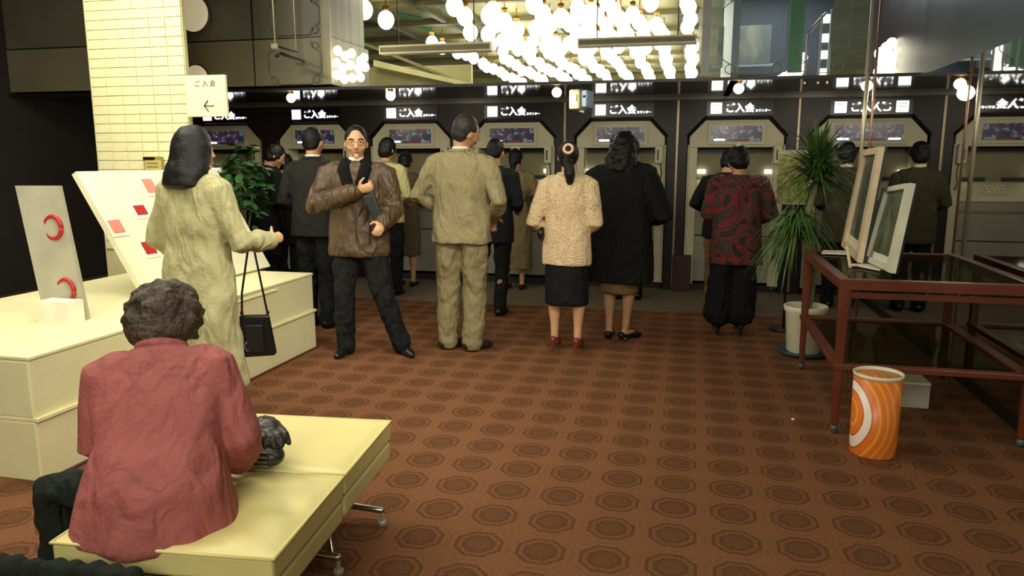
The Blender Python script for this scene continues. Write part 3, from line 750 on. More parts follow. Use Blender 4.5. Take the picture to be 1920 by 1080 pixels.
# leaning picture frames
fw_m = mat('frame_cream', (226, 206, 168), .45); fw_g = mat('frame_greywhite', (222, 222, 196), .45)
def frame(label, bl, br, tl, tr, zb, fm, pic, Yshift=0, mat_m=None):
    B, Cq = at_z(*bl, zb), at_z(*br, zb)
    Tl, Tr = at_y(*tl, B.y+Yshift), at_y(*tr, Cq.y+Yshift)
    t = thing('picture_frame', label, 'picture frame', (B+Cq)/2)
    o = (B+Cq)/2; B, Cq, Tl, Tr = B-o, Cq-o, Tl-o, Tr-o
    f = lambda u, v: (B*(1-u)+Cq*u)*(1-v) + (Tl*(1-u)+Tr*u)*v
    def S(u0, u1, v0, v1, th, m, nm, off=0):
        q = [f(u0, v0), f(u1, v0), f(u1, v1), f(u0, v1)]
        n_ = (q[1]-q[0]).cross(q[3]-q[0]).normalized()
        return MB().slab([p_ + n_*off for p_ in q], th).build(nm, m, t)
    S(.0, 1, 0, 1, .012, darkmetal, 'backing')
    S(0, .14, 0, 1, .03, fm, 'side_rail', .012); S(.86, 1, 0, 1, .03, fm, 'side_rail', .012)
    S(.14, .86, 0, .07, .03, fm, 'bottom_rail', .012); S(.14, .86, .94, 1, .03, fm, 'top_rail', .012)
    S(.14, .86, .07, .94, .004, pic, 'picture', .014)
    S(.14, .86, .07, .15, .006, mat_m or paper, 'mount', .018)
    return t, f
pic1 = banded('picture_street', [(0, (20, 22, 18)), (.4, (44, 50, 42)), (.5, (74, 88, 76)), (.56, (30, 30, 26)), (.68, (150, 150, 130)), (1, (190, 180, 150))], 7, 1.2, 'NOISE', .35)
pic2 = banded('picture_garden', [(0, (40, 44, 28)), (.45, (86, 84, 52)), (.6, (110, 130, 120)), (1, (150, 190, 200))], 5, 1, 'NOISE', .35)
frame('tall cream-framed picture leaning against the mirror on the glass table', (1589, 462), (1622, 494), (1628, 283), (1664, 276), TZ+.02, fw_m, pic1)
frame('second leaning picture with a grey-white frame, nearer on the table at the right edge', (1628, 488), (1684, 514), (1668, 355), (1722, 345), TZ+.02, fw_g, pic2)
t = thing('frame_easel', 'small pale wooden easel foot holding the tall framed picture', 'easel', at_z(1594, 500, TZ))
MB().tube([(0, 0, 0), (.0, .12, .10)], .009, 8).build('foot', fw_m, t, True); MB().tube([(0.0, .0, 0.009), (.12, .02, .009)], .009, 8).build('foot', fw_m, t, True)
# yellow notice board behind the plant
p = at_y(1484, 380, 6.6)
t = thing('yellow_poster', 'yellow-green framed poster beside the red blouse, half behind the spiky plant', 'poster', (p.x, 6.6, p.z))
MB().box(-.12, .12, 0, .02, 0, .42).build('board', banded('yellow_print', [(0, (96, 108, 30)), (.45, (150, 158, 60)), (.55, (196, 196, 120)), (1, (150, 150, 50))], 9, 2, 'NOISE', .5), t)
MB().box(-.125, .125, -.004, .022, .395, .43).build('header_strip', mat('poster_header', (214, 214, 170), .5), t)
MB().box(-.125, .125, -.004, .022, -.015, .0).build('bottom_edge', cream_l, t)
MB().tube([(0, .03, .1), (0, .03, -p.z+.02)], .010, 8).build('post', darkmetal, t, True)
MB().loft([(-p.z, .12, .12, 0, .03), (-p.z+.02, .11, .11, 0, .03)]).build('foot', darkmetal, t, True)

# orange swirl bin
def swirl_mat():
    m = bpy.data.materials.new('orange_swirl'); m.use_nodes = True; nt = m.node_tree; b = nt.nodes['Principled BSDF']
    tc = nt.nodes.new('ShaderNodeTexCoord'); mp = nt.nodes.new('ShaderNodeMapping'); nt.links.new(tc.outputs['Object'], mp.inputs[0])
    mp.inputs['Location'].default_value = (.165, .03, -.16); mp.inputs['Scale'].default_value = (1, 1, .8)
    t = nt.nodes.new('ShaderNodeTexWave'); t.wave_type = 'RINGS'; t.rings_direction = 'SPHERICAL'
    t.inputs['Scale'].default_value = 1.55; t.inputs['Distortion'].default_value = 1.3; t.inputs['Detail'].default_value = 1; t.inputs['Detail Scale'].default_value = 2.2
    t.inputs['Phase Offset'].default_value = 2.2
    nt.links.new(mp.outputs[0], t.inputs['Vector'])
    r = nt.nodes.new('ShaderNodeValToRGB'); cr = r.color_ramp
    W_, O_, Y_, D_ = s2l((236, 222, 200)), s2l((222, 116, 36)), s2l((236, 160, 60)), s2l((168, 52, 18))
    cr.elements[0].position = 0; cr.elements[0].color = (*W_, 1); cr.elements[1].position = 1; cr.elements[1].color = (*O_, 1)
    for p_, c_ in ((.06, W_), (.10, D_), (.15, O_), (.5, O_), (.56, Y_), (.64, Y_), (.7, O_), (.92, O_), (.95, Y_)):
        e = cr.elements.new(p_); e.color = (*c_, 1)
    nt.links.new(t.outputs['Fac'], r.inputs['Fac']); nt.links.new(r.outputs['Color'], b.inputs['Base Color'])
    b.inputs['Roughness'].default_value = .35
    return m
t = thing('swirl_bin', 'white waste bin printed with big orange swirls, standing before the table', 'waste bin', (.925, 3.86, 0))
MB().loft([(0, .104, .104), (.008, .107, .107), (.40, .112, .112)], 40).build('body', swirl_mat(), t, True)
MB().loft([(.395, .113, .113), (.413, .116, .116), (.416, .111, .111), (.40, .106, .106), (.1, .10, .10)], 40).build('rim', wp, t, True)
w_ = MB().ell((0, 0, .006), (.012, .009, .006), 8, 5).build('paper_scrap', paper, None, True)
w_.location = at_z(1487, 788); tag(w_, 'tiny white scrap lying alone on the carpet', 'litter')
t = thing('small_white_box', 'pale box under the table behind the swirl bin', 'box', (1.28, 4.75, 0))
MB().box(-.12, .12, -.1, .1, 0, .14).build('box', mat('pale_box', (170, 166, 150), .5), t, bevel=.004)
MB().box(-.122, .122, -.102, .102, .14, .155).build('lid', paper, t, bevel=.004)

# ---------------------------------------------------------------- bench
bm_ = mat('bench_vinyl', (222, 210, 140), .38, bump=.06, bscale=12, var=.03, spec=.5)
bm2 = mat('bench_vinyl_side', (206, 196, 130), .42, var=.04)
FR, NR = at_z(733, 787, .42), at_z(510, 1042, .42)
ang = math.atan2(FR.y-NR.y, FR.x-NR.x)
ax_ = Vector((math.cos(ang), math.sin(ang), 0)); lx = Vector((-ax_.y, ax_.x, 0))
mid = at_z(640, 888, .42)
t = thing('bench', 'low cream vinyl bench of two cushions on chrome legs', 'bench', (NR.x, NR.y, 0), ang)
LN = (FR-NR).length; MD = (mid-NR).dot(ax_); W = .64
def cushion(x0, x1, zt, seed, nm, amp):
    mb = MB(); nx, ny = 28, 30; vs_ = []; fs_ = []
    for i in range(nx+1):
        for j in range(ny+1):
            u, v = i/nx, j/ny; x = x0+(x1-x0)*u; y = W*v
            e = min(u, 1-u, v, 1-v)
            z = zt - .012*(1-min(1, e/.06))**2 + .012*math.sin(math.pi*u)*math.sin(math.pi*v)
            z += amp*noise.noise(Vector((x*2.2+y*7, y*5-x*9, seed)))*min(1, e/.1)
            vs_.append((x, y, z))
    k = len(vs_)
    for i in range(nx):
        for j in range(ny): a = i*(ny+1)+j; fs_.append((a, a+ny+1, a+ny+2, a+1))
    mb.add(vs_, fs_)
    top = mb.build(nm, bm_, t, True)
    # rounded side walls and piping
    r = .0
    MB().box(x0, x1, 0, W, zt-.085, zt-.0125).build('cushion_side', bm2, top, bevel=.010)
    n_ = 4; cs = [(x0, 0), (x1, 0), (x1, W), (x0, W), (x0, 0)]
    MB().tube([(a, b, zt-.012) for a, b in cs], .0055, 6, caps=False).build('piping', bm_, top, True)
    MB().box(x0+.004, x1-.004, .004, W-.004, zt-.165, zt-.092).build('base_slab', bm2, top, bevel=.012)
    MB().box(x0+.012, x1-.012, .012, W-.012, zt-.094, zt-.083).build('dark_gap', kick, top)
    return top
cushion(0, MD-.004, .42, 1.3, 'near_cushion', .026)
cushion(MD+.004, LN, .425, 5.1, 'far_cushion', .004)
chr_ = mat('bench_chrome', (190, 190, 180), .15, metal=1)
for xx in (.22, LN-.25):
    MB().box(xx-.02, xx+.02, .12, W-.12, .235, .26).build('cross_bar', chr_, t, bevel=.005)
for (fx, fy, px_) in ((LN*.60, -.09, LN*.42), (LN*.60, W-.1, LN*.42), (.34, -.08, .60), (.34, W-.1, .60)):
    pass
f1 = at_z(716, 950, .075); f2 = at_z(634, 1045, .06)
def loc(p_): d = p_ - Vector((NR.x, NR.y, 0)); return Vector((d.dot(ax_), d.dot(lx), p_.z))
for f in (f1, f2, f2 + Vector((-.05, -.30, 0)), f1 + Vector((-.55, .05, 0)), f2 + Vector((-.5, .05, 0))):
    a = loc(f); inner = Vector((a.x, W/2, .09))
    lg = MB().tube([(a.x, a.y, .06), (a.x, W*.5, .085)], .014, 10).build('foot_bar', chr_, t, True)
    MB().tube([(a.x, a.y, .055), (a.x, a.y, .02)], .009, 8).build('glide', mat('glide_clear', (150, 140, 120), .2), lg, True)
    MB().loft([(0, .022, .022, a.x, a.y), (.018, .016, .016, a.x, a.y)], 12).build('glide_pad', MATS['glide_clear'], lg, True)
a = loc(f2)
MB().tube([(a.x, a.y+.02, .06), (a.x+.22, W*.35, .26)], .010, 8).build('brace', chr_, t, True)
for x_ in (.25, LN-.35): MB().tube([(x_, W*.5, .07), (x_, W*.5, .26)], .02, 12).build('column', chr_, t, True)

# ---------------------------------------------------------------- people
SKIN = mat('skin', (190, 142, 104), .55, var=.05); SKIN2 = mat('skin_warm', (206, 158, 116), .55, var=.04)
STOCK = mat('skin_stocking', (176, 136, 98), .5, var=.05)
HAIR = mat('black_hair', (16, 15, 12), .5, bump=.3, bscale=110, var=.3, vscale=20, spec=.3)
HAIRB = mat('brown_curly_hair', (62, 48, 30), .6, bump=.9, bscale=55, var=.5, vscale=26)
HAIRG = mat('dark_grey_hair', (34, 31, 25), .5, bump=.3, bscale=110, var=.3, vscale=20)
EYEW = mat('eye_white', (214, 204, 190), .3); EYED = mat('eye_dark', (24, 16, 12), .2); LIP = mat('lips', (152, 92, 74), .5)
BLK = mat('black_leather', (20, 19, 18), .32, var=.2)
def cloth(name, rgb, rough=.85, var=.10, vs_=16, bump=.25, bs=70): return mat(name, rgb, rough, bump=bump, bscale=bs, var=var, vscale=vs_, spec=.2, fold=.55)

def hand(mb, wrist, d, n, side, curl=.5, s=1.):
    """palm, four fingers and a thumb; d forearm direction, n palm normal, side = thumb side vector sign"""
    d = d.normalized(); n = (n - d*n.dot(d)).normalized(); x = d.cross(n)*side
    mb.tube([wrist - d*.03, wrist + d*.02, wrist + d*.055*s, wrist + d*.085*s], [.024, .027, .034, .034], 12, flat=x)
    for k, (off, L) in enumerate([(.028, .072), (.010, .082), (-.009, .077), (-.026, .060)]):
        b = wrist + d*.085*s + x*off*s; a1 = curl*.8; a2 = curl*1.9; a3 = curl*2.7
        v = lambda a: d*math.cos(a) + n*math.sin(a)
        p1 = b + v(a1)*L*.42*s; p2 = p1 + v(a2)*L*.33*s; p3 = p2 + v(a3)*L*.25*s
        mb.tube([b - d*.02, b, p1, p2, p3], [.009, .0095, .009, .0083, .0072], 8)
    b = wrist + d*.03*s + x*.026*s
    mb.tube([b - d*.01, b + (d*.4 + x*.8 + n*.2).normalized()*.035*s, b + (d*.75 + x*.75 + n*.5*max(.3, curl)).normalized()*.068*s], [.012, .0115, .009], 8)

def person(label, x, y, rz, h, top, lower, hair, skin=None, arms=None, legs=None, lean=0., head=(0, 0, 0), fem=False, wid=1., voxel=.011,
           shoes=None, seat=0., face=False, seed=1, hands=(None, None), leanside=0., hairm=None, collar=None):
    skin = skin or SKIN; s = h/1.7
    t = thing('person', label, 'person', (x, y, 0), rz, None)
    A = arms or {}
    sh_z = 1.385; sw = (.165 if fem else .185)*wid
    aL = A.get('L', [(-sw-.075, -.03, 1.10), (-sw+.03, .22, 1.04)]); aR = A.get('R', [(sw+.075, -.03, 1.10), (sw-.03, .22, 1.04)])
    shL, shR = Vector((-sw, 0, sh_z-.015)), Vector((sw, 0, sh_z-.015))
    cl, sl = math.cos(lean), math.sin(lean)
    def body(p):                       # bend forward and sideways above the hips, drop onto the seat
        w_ = max(0, min(1, (p.z-.84)/.26)); a = lean*w_; q = p.copy()
        if a:
            dz = p.z-.95; q.y = p.y*math.cos(a) + dz*math.sin(a); q.z = .95 + dz*math.cos(a) - p.y*math.sin(a)
        if leanside:
            b_ = leanside*w_; dz = q.z-.95; q.x, q.z = q.x*math.cos(b_) + dz*math.sin(b_), .95 + dz*math.cos(b_) - q.x*math.sin(b_)
        q.z -= seat
        return q*s
    def legf(p):
        return Vector(p)*s
    HC = Vector((0, .012, 1.585)); NK = Vector((0, -.005, 1.46))
    Mh = Matrix.Rotation(head[1], 3, 'Z') @ Matrix.Rotation(-head[0], 3, 'X') @ Matrix.Rotation(head[2], 3, 'Y')
    def hd(p): return body(NK + Mh @ (HC - NK + p))
    # ---- body: one continuous surface
    mb = MB()
    fe = .88 if fem else 1.
    torso = MB().loft([(.80, .13, .09), (.90, .155, .10), (1.05, .125*fe, .085), (1.25, .145*fe, .095), (1.36, .15*fe, .085), (1.42, .09, .065), (1.46, .055, .058), (1.54, .05, .055, 0, .005)])
    for sh, (el, wr), ax in ((shL, aL, -1), (shR, aR, 1)):
        torso.tube([sh*.8 + Vector((0, 0, .28)), sh, el, wr], [.04, .045, .037, .026], 10)
    hp = A.get('hand', {})
    for i, (el, wr) in enumerate((aL, aR)):
        H_ = hands[i]
        el, wr = Vector(el), Vector(wr)
        if H_: hand(torso, wr, Vector(H_[0]), Vector(H_[1]), 1 if i else -1, H_[2])
        else: hand(torso, wr, wr-el, Vector((0, 0, -1)) if abs((wr-el).normalized().z) < .8 else Vector((0, 1, 0)), -1 if i else 1, .5)
    torso.map(body); mb.add(torso.v, torso.f)
    def hf(p, d):                      # skull and jaw shape
        q = p.copy(); tt = max(0, -d.z)
        q.x *= 1 - .34*tt
        if d.y < 0: q.y *= 1 - .42*tt
        else: q.y *= 1 - .04*tt
        if d.y > 0 and abs(d.x) < .9: q.y = min(q.y, .092)
        return q
    hb = MB().ell((0, 0, 0), (.076, .098, .116), 28, 20, hf)
    hb.tube([(0, .086, .02), (0, .100, -.005), (0, .112, -.026), (0, .098, -.034)], [.008, .011, .0145, .010], 10)
    for sx in (-1, 1):
        hb.ell((sx*.078, -.004, -.008), (.010, .018, .031), 10, 8)
        hb.ell((sx*.03, .078, .022), (.022, .012, .008), 8, 6)
        hb.ell((sx*.042, .062, -.028), (.022, .02, .02), 8, 6)
    hb.ell((0, .085, -.088), (.022, .014, .018), 8, 6)
    hb.map(hd); mb.add(hb.v, hb.f)
    nk = MB().tube([(0, -.005, 1.42), (0, -.004, 1.50), (0, .0, 1.56)], .052 if not fem else .045, 12); nk.map(body); mb.add(nk.v, nk.f)
    LG = legs or {'L': [(-.085, 0, .88), (-.095, .02, .48), (-.095, -.015, .10)], 'R': [(.085, 0, .88), (.095, .02, .48), (.095, -.015, .10)]}
    fo = LG.get('foot', {'L': 0, 'R': 0})
    for k in 'LR':
        hpn, kn, an = [Vector(v) for v in LG[k]]
        lb = MB().tube([hpn, hpn.lerp(kn, .5), kn, kn.lerp(an, .32) + Vector((0, -.012, 0)), kn.lerp(an, .75), an], [.085, .068, .051, .054, .036, .033], 12)
        fd = Vector((math.sin(-fo[k]), math.cos(-fo[k]), 0))
        lb.tube([an + Vector((0, 0, -.04)) - fd*.02, an + Vector((0, 0, -.055)) + fd*.09], [.033, .026], 10)
        lb.map(legf); mb.add(lb.v, lb.f)
    zmin = .004
    mb.remesh('body', skin, t, voxel, 3, post=lambda c: Vector((c.x, c.y, max(zmin, c.z))))
    # ---- face
    for sx in (-1, 1):
        e = MB().ell((sx*.031, .079, .012), (.0135, .010, .008), 12, 8).map(hd).build('eye', EYEW, t, True)
        MB().ell((sx*.031, .0875, .012), (.006, .004, .006), 10, 6).map(hd).build('iris', EYED, e, True)
        MB().tube([(sx*.016, .091, .030), (sx*.034, .089, .036), (sx*.052, .077, .030)], .0042, 6).map(hd).build('eyebrow', HAIR, t, True)
    MB().ell((0, .088, -.056), (.023, .009, .0075), 12, 8).map(hd).build('lips', LIP, t, True)
    # ---- hair
    hm = hairm or HAIR; hr = MB(); hv = .010; am = .004; fq = 30
    if hair == 'short':
        hr.ell((0, -.016, .032), (.084, .093, .102), 24, 14); hr.ell((0, -.045, -.005), (.074, .060, .075), 16, 10)
    elif hair == 'cap':
        hr.ell((0, -.014, .026), (.092, .098, .112), 24, 14); hr.ell((0, -.045, -.02), (.082, .066, .085), 16, 10); am = .008
    elif hair == 'bob':
        lv_ = [(-.215, .12, .065, 0, -.078), (-.20, .148, .092, 0, -.072), (-.13, .148, .102, 0, -.055), (-.06, .130, .104, 0, -.03), (.02, .114, .104, 0, -.02), (.08, .092, .092, 0, -.014), (.12, .058, .062, 0, -.012), (.138, .025, .025, 0, -.012)]
        hr.loft(lv_); am = .006; fq = 14
    elif hair == 'curly':
        hr.ell((0, -.03, .02), (.128, .125, .135), 24, 14); hr.ell((0, -.055, -.06), (.118, .085, .11), 20, 12)
        for i in range(130):
            a = random.uniform(0, 6.28); ph = random.uniform(-.9, 1.4)
            d = Vector((math.cos(a)*math.cos(ph), math.sin(a)*math.cos(ph), math.sin(ph)))
            if d.y > .35 and d.z < .45: continue
            hr.ell((d.x*.126, d.y*.125-.035, d.z*.135+.005), (.026, .026, .022), 8, 6)
        am = .006; fq = 45
    elif hair == 'big':
        hr.ell((0, -.02, .03), (.115, .112, .122), 24, 14); hr.loft([(-.22, .10, .05, 0, -.06), (-.16, .14, .085, 0, -.05), (-.06, .132, .098, 0, -.035), (.03, .10, .09, 0, -.02)])
        am = .014; fq = 22
    elif hair == 'pony':
        hr.ell((0, -.016, .022), (.084, .096, .106), 24, 14); hr.ell((0, -.05, -.03), (.062, .055, .07), 16, 10)
        hr.tube([(.0, -.09, -.02), (.01, -.125, -.07), (.02, -.13, -.14), (.022, -.12, -.20)], [.03, .038, .048, .03], 12)
    elif hair == 'updo':
        hr.ell((0, -.016, .022), (.087, .098, .108), 24, 14); hr.ell((.0, -.07, -.02), (.066, .05, .075), 16, 10); hr.tube([(0, -.07, -.06), (.0, -.06, -.15)], [.05, .03], 12)
    hr.map(hd)
    ho = hr.remesh('hair', hm, t, hv, 3, amp=am, freq=fq, zs=1, seed=seed)
    # ---- top garment
    T = top; hem = T['hem']; fl = T.get('flare', 1.); k = wid*(.93 if fem else 1.)
    tm_ = T['m']; slv = T.get('sleeve', .058)
    g = MB()
    lv_ = []
    base = [(1.46, .068, .066), (1.445, .092, .078), (1.42, .135, .088), (1.385, .172, .10), (1.33, .186, .112), (1.22, .185, .122), (1.10, .172*T.get('waist', 1), .118*T.get('waist', 1)), (.95, .185, .128), (.80, .195, .138)]
    for z, rx, ry in base:
        if z < hem-.02: continue
        if z > 1.43 and T.get('low'): continue
        lv_.append((z, rx*k*T.get('full', 1), ry*T.get('full', 1)))
    zlast = lv_[-1][0]
    if hem < zlast-.03:
        n_ = max(1, int((zlast-hem)/.12)); r0 = lv_[-1]
        for i in range(1, n_+1):
            u = i/n_; z = zlast + (hem-zlast)*u; lv_.append((z, r0[1]*(1+(fl-1)*u), r0[2]*(1+(fl-1)*u)))
    if seat: lv_ = [(z, rx*(1+.10*max(0, (1.15-z)/.3)), ry*(1+.35*max(0, (1.15-z)/.3))) for z, rx, ry in lv_]
    g.loft(lv_[::-1], 32, 2.3)
    for sh, (el, wr) in ((shL, aL), (shR, aR)):
        el, wr = Vector(el), Vector(wr); wr2 = el.lerp(wr, T.get('cuff', .93))
        g.tube([sh*.78 + Vector((0, 0, .31)), sh + Vector((0, 0, -.01)), sh.lerp(el, .5), el, el.lerp(wr2, .5), wr2], [slv*1.1, slv*1.2, slv*1.08, slv, slv*.92, slv*.80], 14)
    g.map(body)
    to = g.remesh(T['name'], tm_, t, voxel*1.0, 5, amp=T.get('amp', .010), freq=T.get('freq', 9), zs=.5, seed=seed)
    if T.get('collar'):
        cm = T['collar']; n_ = 22; cp = []; r_ = T.get('cr', .018)
        for i in range(n_+1):
            a = -math.pi/2 + (i/n_-.5)*2*math.pi*T.get('carc', .82)
            cp.append((.073*math.cos(a), -.004+.070*math.sin(a), 1.455 + T.get('cz', 0) - .02*max(0, math.sin(a))))
        MB().tube(cp, r_, 8).map(body).build('collar', cm, to, True)
    if T.get('shirt'):
        MB().loft([(1.43, .064, .062), (1.485, .059, .062)], 20).map(body).build('shirt_collar', T['shirt'], t, True)
    if T.get('belt'):
        z = 1.08; r0 = (.172*k*T.get('waist', 1)+.012, .118*T.get('waist', 1)+.012)
        MB().loft([(z-.02, *r0), (z+.02, *r0)], 32, 2.3).map(body).build('belt', T['belt'], to, True)
    # ---- lower garment
    lo = MB(); kd = lower['kind']
    if kd == 'skirt':
        hz = lower['hem']; w0 = lower.get('w', .17); w1 = lower.get('w1', .165)
        lo.loft([(hz, w1*.96, w1*.74), (hz+.02, w1, w1*.78), (.70, w0*1.0, w0*.76), (.80, w0*.90, w0*.64), (1.04, w0*.70, w0*.50)], 32, 2.3)
        lo.map(legf if not seat else body)
        lo.remesh('skirt', lower['m'], t, voxel, 4, amp=.006, freq=11, zs=.4, seed=seed+3)
    elif kd in ('trousers', 'culottes'):
        for kk in 'LR':
            hpn, kn, an = [Vector(v) for v in LG[kk]]
            an = an + Vector((0, 0, -.045))
            if kd == 'culottes': rr = [.11, .115, .12, .125, .13]; an = an + Vector((0, 0, lower.get('up', .06)))
            else:
                b_ = lower.get('baggy', 1.); rr = [.098, .088*b_, .074*b_, .068*b_, .066*b_]
            lo.tube([hpn, hpn.lerp(kn, .5), kn, kn.lerp(an, .5), an], rr, 14)
        lo.map(legf)
        if not seat:
            pv = MB().loft([(.80, .15, .10), (.90, .168, .118), (1.02, .155, .108)], 28); pv.map(legf); lo.add(pv.v, pv.f)
        zc = .012
        lo.remesh('trousers' if kd == 'trousers' else 'culottes', lower['m'], t, voxel, 3, amp=.014, freq=11, zs=.9, post=lambda c: Vector((c.x, c.y, max(zc, c.z))), seed=seed+5)
    # ---- shoes
    sm, heel = shoes or (BLK, False)
    for kk in 'LR':
        hpn, kn, an = [Vector(v) for v in LG[kk]]; fd = Vector((math.sin(-fo[kk]), math.cos(-fo[kk]), 0)); b = Vector((an.x, an.y, 0)); zb = an.z - .10
        hs_ = .03 if heel else .0; wd = .032 if fem else .038
        sb = MB().tube([b - fd*.045 + Vector((0, 0, .045+hs_+zb)), b + fd*.04 + Vector((0, 0, .040+hs_*.5+zb)), b + fd*.12 + Vector((0, 0, .03+zb)), b + fd*.165 + Vector((0, 0, .024+zb))], [wd, wd*.98, wd*1.05, wd*.7], 14)
        if heel: sb.tube([b - fd*.055 + Vector((0, 0, .05+zb)), b - fd*.06 + Vector((0, 0, .0+zb))], [.016, .012], 8)
        else: sb.box(b.x-wd*.9, b.x+wd*.9, b.y-.05, b.y+.02, zb, zb+.02)
        sb.map(legf)
        sb.remesh('shoe', sm, t, .007, 2, post=lambda c: Vector((c.x, c.y, max(.002, c.z))))
    t['_'] = 1; del t['_']
    return t, body, hd, s
def px_floor(px, py): p = at_z(px, py, 0); return p.x, p.y

# materials of clothes
TRENCH = cloth('trench_khaki', (172, 166, 122)); PINK = cloth('rose_cloth', (156, 88, 84), var=.12, vs_=3, rough=.7)
SUIT = cloth('dark_suit', (38, 38, 34)); BLACKC = cloth('black_coat', (20, 21, 20)); NAVY = cloth('dark_navy', (26, 28, 30))
LEATHER = mat('brown_leather', (80, 60, 38), .5, fold=.7, bump=.3, bscale=22, var=.25, vscale=8)
DTRS = cloth('dark_trousers', (24, 26, 26)); TWEED = cloth('beige_tweed', (146, 134, 98), var=.10, vs_=60); KTR = cloth('khaki_trousers', (136, 124, 90), vs_=6)
BROWN = cloth('brown_coat', (94, 80, 58)); KH2 = cloth('olive_khaki_coat', (120, 108, 72)); SWE = cloth('cream_knit', (236, 208, 164), var=.16, vs_=75, bump=1.0, bs=90)
TANS = cloth('tan_skirt', (112, 90, 58)); BSK = cloth('black_skirt', (22, 22, 24)); VEST = cloth('pale_vest', (190, 182, 126)); FUR = cloth('black_fur', (20, 20, 18), bump=1, bs=120)
WCOL = mat('white_collar', (224, 218, 196), .6); OLV = cloth('olive_jacket', (66, 62, 44))
BLOUSE = banded('red_paisley', [(0, (24, 24, 22)), (.33, (28, 32, 28)), (.37, (116, 28, 32)), (.41, (124, 32, 36)), (.43, (40, 42, 32)), (.47, (62, 54, 40)), (.51, (66, 56, 42)), (.53, (122, 30, 34)), (.57, (116, 30, 34)), (.59, (26, 30, 26)), (.66, (50, 46, 36)), (.70, (112, 30, 32)), (1, (28, 30, 26))], 3.6, 2.2, 'NOISE', .8, 0, detail=.4)

# --- tall man in beige jacket
x, y = px_floor(868, 655)
person('tall man seen from behind in beige tweed jacket and khaki trousers, hands on hips', x, y, R(-6), 1.76,
       dict(name='jacket', m=TWEED, hem=.80, flare=1.03, sleeve=.062, collar=TWEED, cr=.015, carc=.75, shirt=WCOL, amp=.018, freq=8, full=1.06),
       dict(kind='trousers', m=KTR, baggy=1.18), 'short', hairm=HAIRG, skin=SKIN, wid=1.10, head=(R(10), R(-38), R(8)),
       arms={'L': [(-.335, -.05, 1.14), (-.20, .13, 1.02)], 'R': [(.315, -.04, 1.11), (.20, .15, .98)]}, voxel=.010, shoes=(mat('brown_shoe', (40, 28, 20), .35), False), seed=2,
       legs={'L': [(-.10, 0, .88), (-.115, .02, .48), (-.12, -.01, .10)], 'R': [(.10, 0, .88), (.09, .03, .48), (.08, -.01, .10)], 'foot': {'L': R(-25), 'R': R(-30)}})
# --- sweater woman
x, y = px_floor(1061, 656)
st_, bd, hdf, s_ = person('woman in cream bobbly knit sweater and black skirt with a ponytail, back view', x, y, R(-4), 1.57,
       dict(name='sweater', m=SWE, hem=.72, flare=1.0, sleeve=.062, amp=.010, full=1.05, collar=SWE, cr=.02, carc=.95, cz=-.01),
       dict(kind='skirt', m=BSK, hem=.39, w=.172, w1=.18), 'pony', skin=SKIN2, fem=True, head=(R(4), R(10), 0), wid=1.06,
       arms={'L': [(-.27, -.06, 1.06), (-.16, .16, .98)], 'R': [(.24, -.04, 1.06), (.12, .18, 1.0)]}, voxel=.010, shoes=(mat('red_brown_shoe', (120, 50, 36), .35), True), seed=4,
       legs={'L': [(-.085, 0, .88), (-.10, .01, .48), (-.095, -.015, .12)], 'R': [(.085, 0, .88), (.105, .01, .48), (.10, -.015, .12)]})
ring = MB(); n = 22
ring.tube([(.005+.034*math.cos(2*math.pi*i/n), -.108+.01*math.sin(2*math.pi*i/n), .055+.034*math.sin(2*math.pi*i/n)) for i in range(n+1)], .012, 8, caps=False)
ring.map(hdf).build('hair_clip', mat('peach_clip', (238, 196, 160), .35), st_, True)
# --- pink woman, seated (heading away and to the left)
hip = at_z(352, 968, .42)
hx_, hy_ = hip.x - .07, hip.y + .0
pk, pbd, phd, ps = person('seated woman in rose-pink jacket with brown curly hair, seen from behind on the bench', hx_ - .01, hy_ - .02, R(16), 1.40,
       dict(name='jacket', m=PINK, hem=.82, flare=1.0, sleeve=.074, collar=PINK, cr=.022, carc=.9, cz=-.005, amp=.017, freq=6, full=1.18),
       dict(kind='trousers', m=cloth('dark_green_trousers', (28, 34, 28))), 'curly', hairm=HAIRB, fem=True, wid=1.16, lean=R(27), head=(R(30), R(4), R(-6)), seat=.33, voxel=.009, leanside=R(-5),
       arms={'L': [(-.27, .08, 1.12), (-.14, .28, 1.05)], 'R': [(.275, .07, 1.10), (.19, .26, .97)]}, seed=6,
       legs={'L': [(-.09, .05, .56), (-.46, .20, .53), (-.48, .2, .10)], 'R': [(.09, .08, .56), (-.36, .37, .53), (-.40, .38, .10)], 'foot': {'L': R(60), 'R': R(60)}})
# her dark coat tail hanging over the near end of the bench
bpy.context.view_layer.update()
inv = pk.matrix_world.inverted()
q = at_z(282, 1046, .42); qv = lx*1.0
cmb = MB()
for j in range(9):
    pp = q + lx*(.015 + .055*j) - ax_*.045
    cmb.tube([pp - Vector((0, 0, .02)), pp - Vector((0, 0, .10)) - ax_*.01, pp - Vector((0, 0, .33)) - ax_*.03], [.03, .034, .04], 8)
cmb.map(lambda v: inv @ v).remesh('coat_tail', MATS['dark_green_trousers'], pk, .012, 5, amp=.012, freq=14, zs=.3, seed=3)
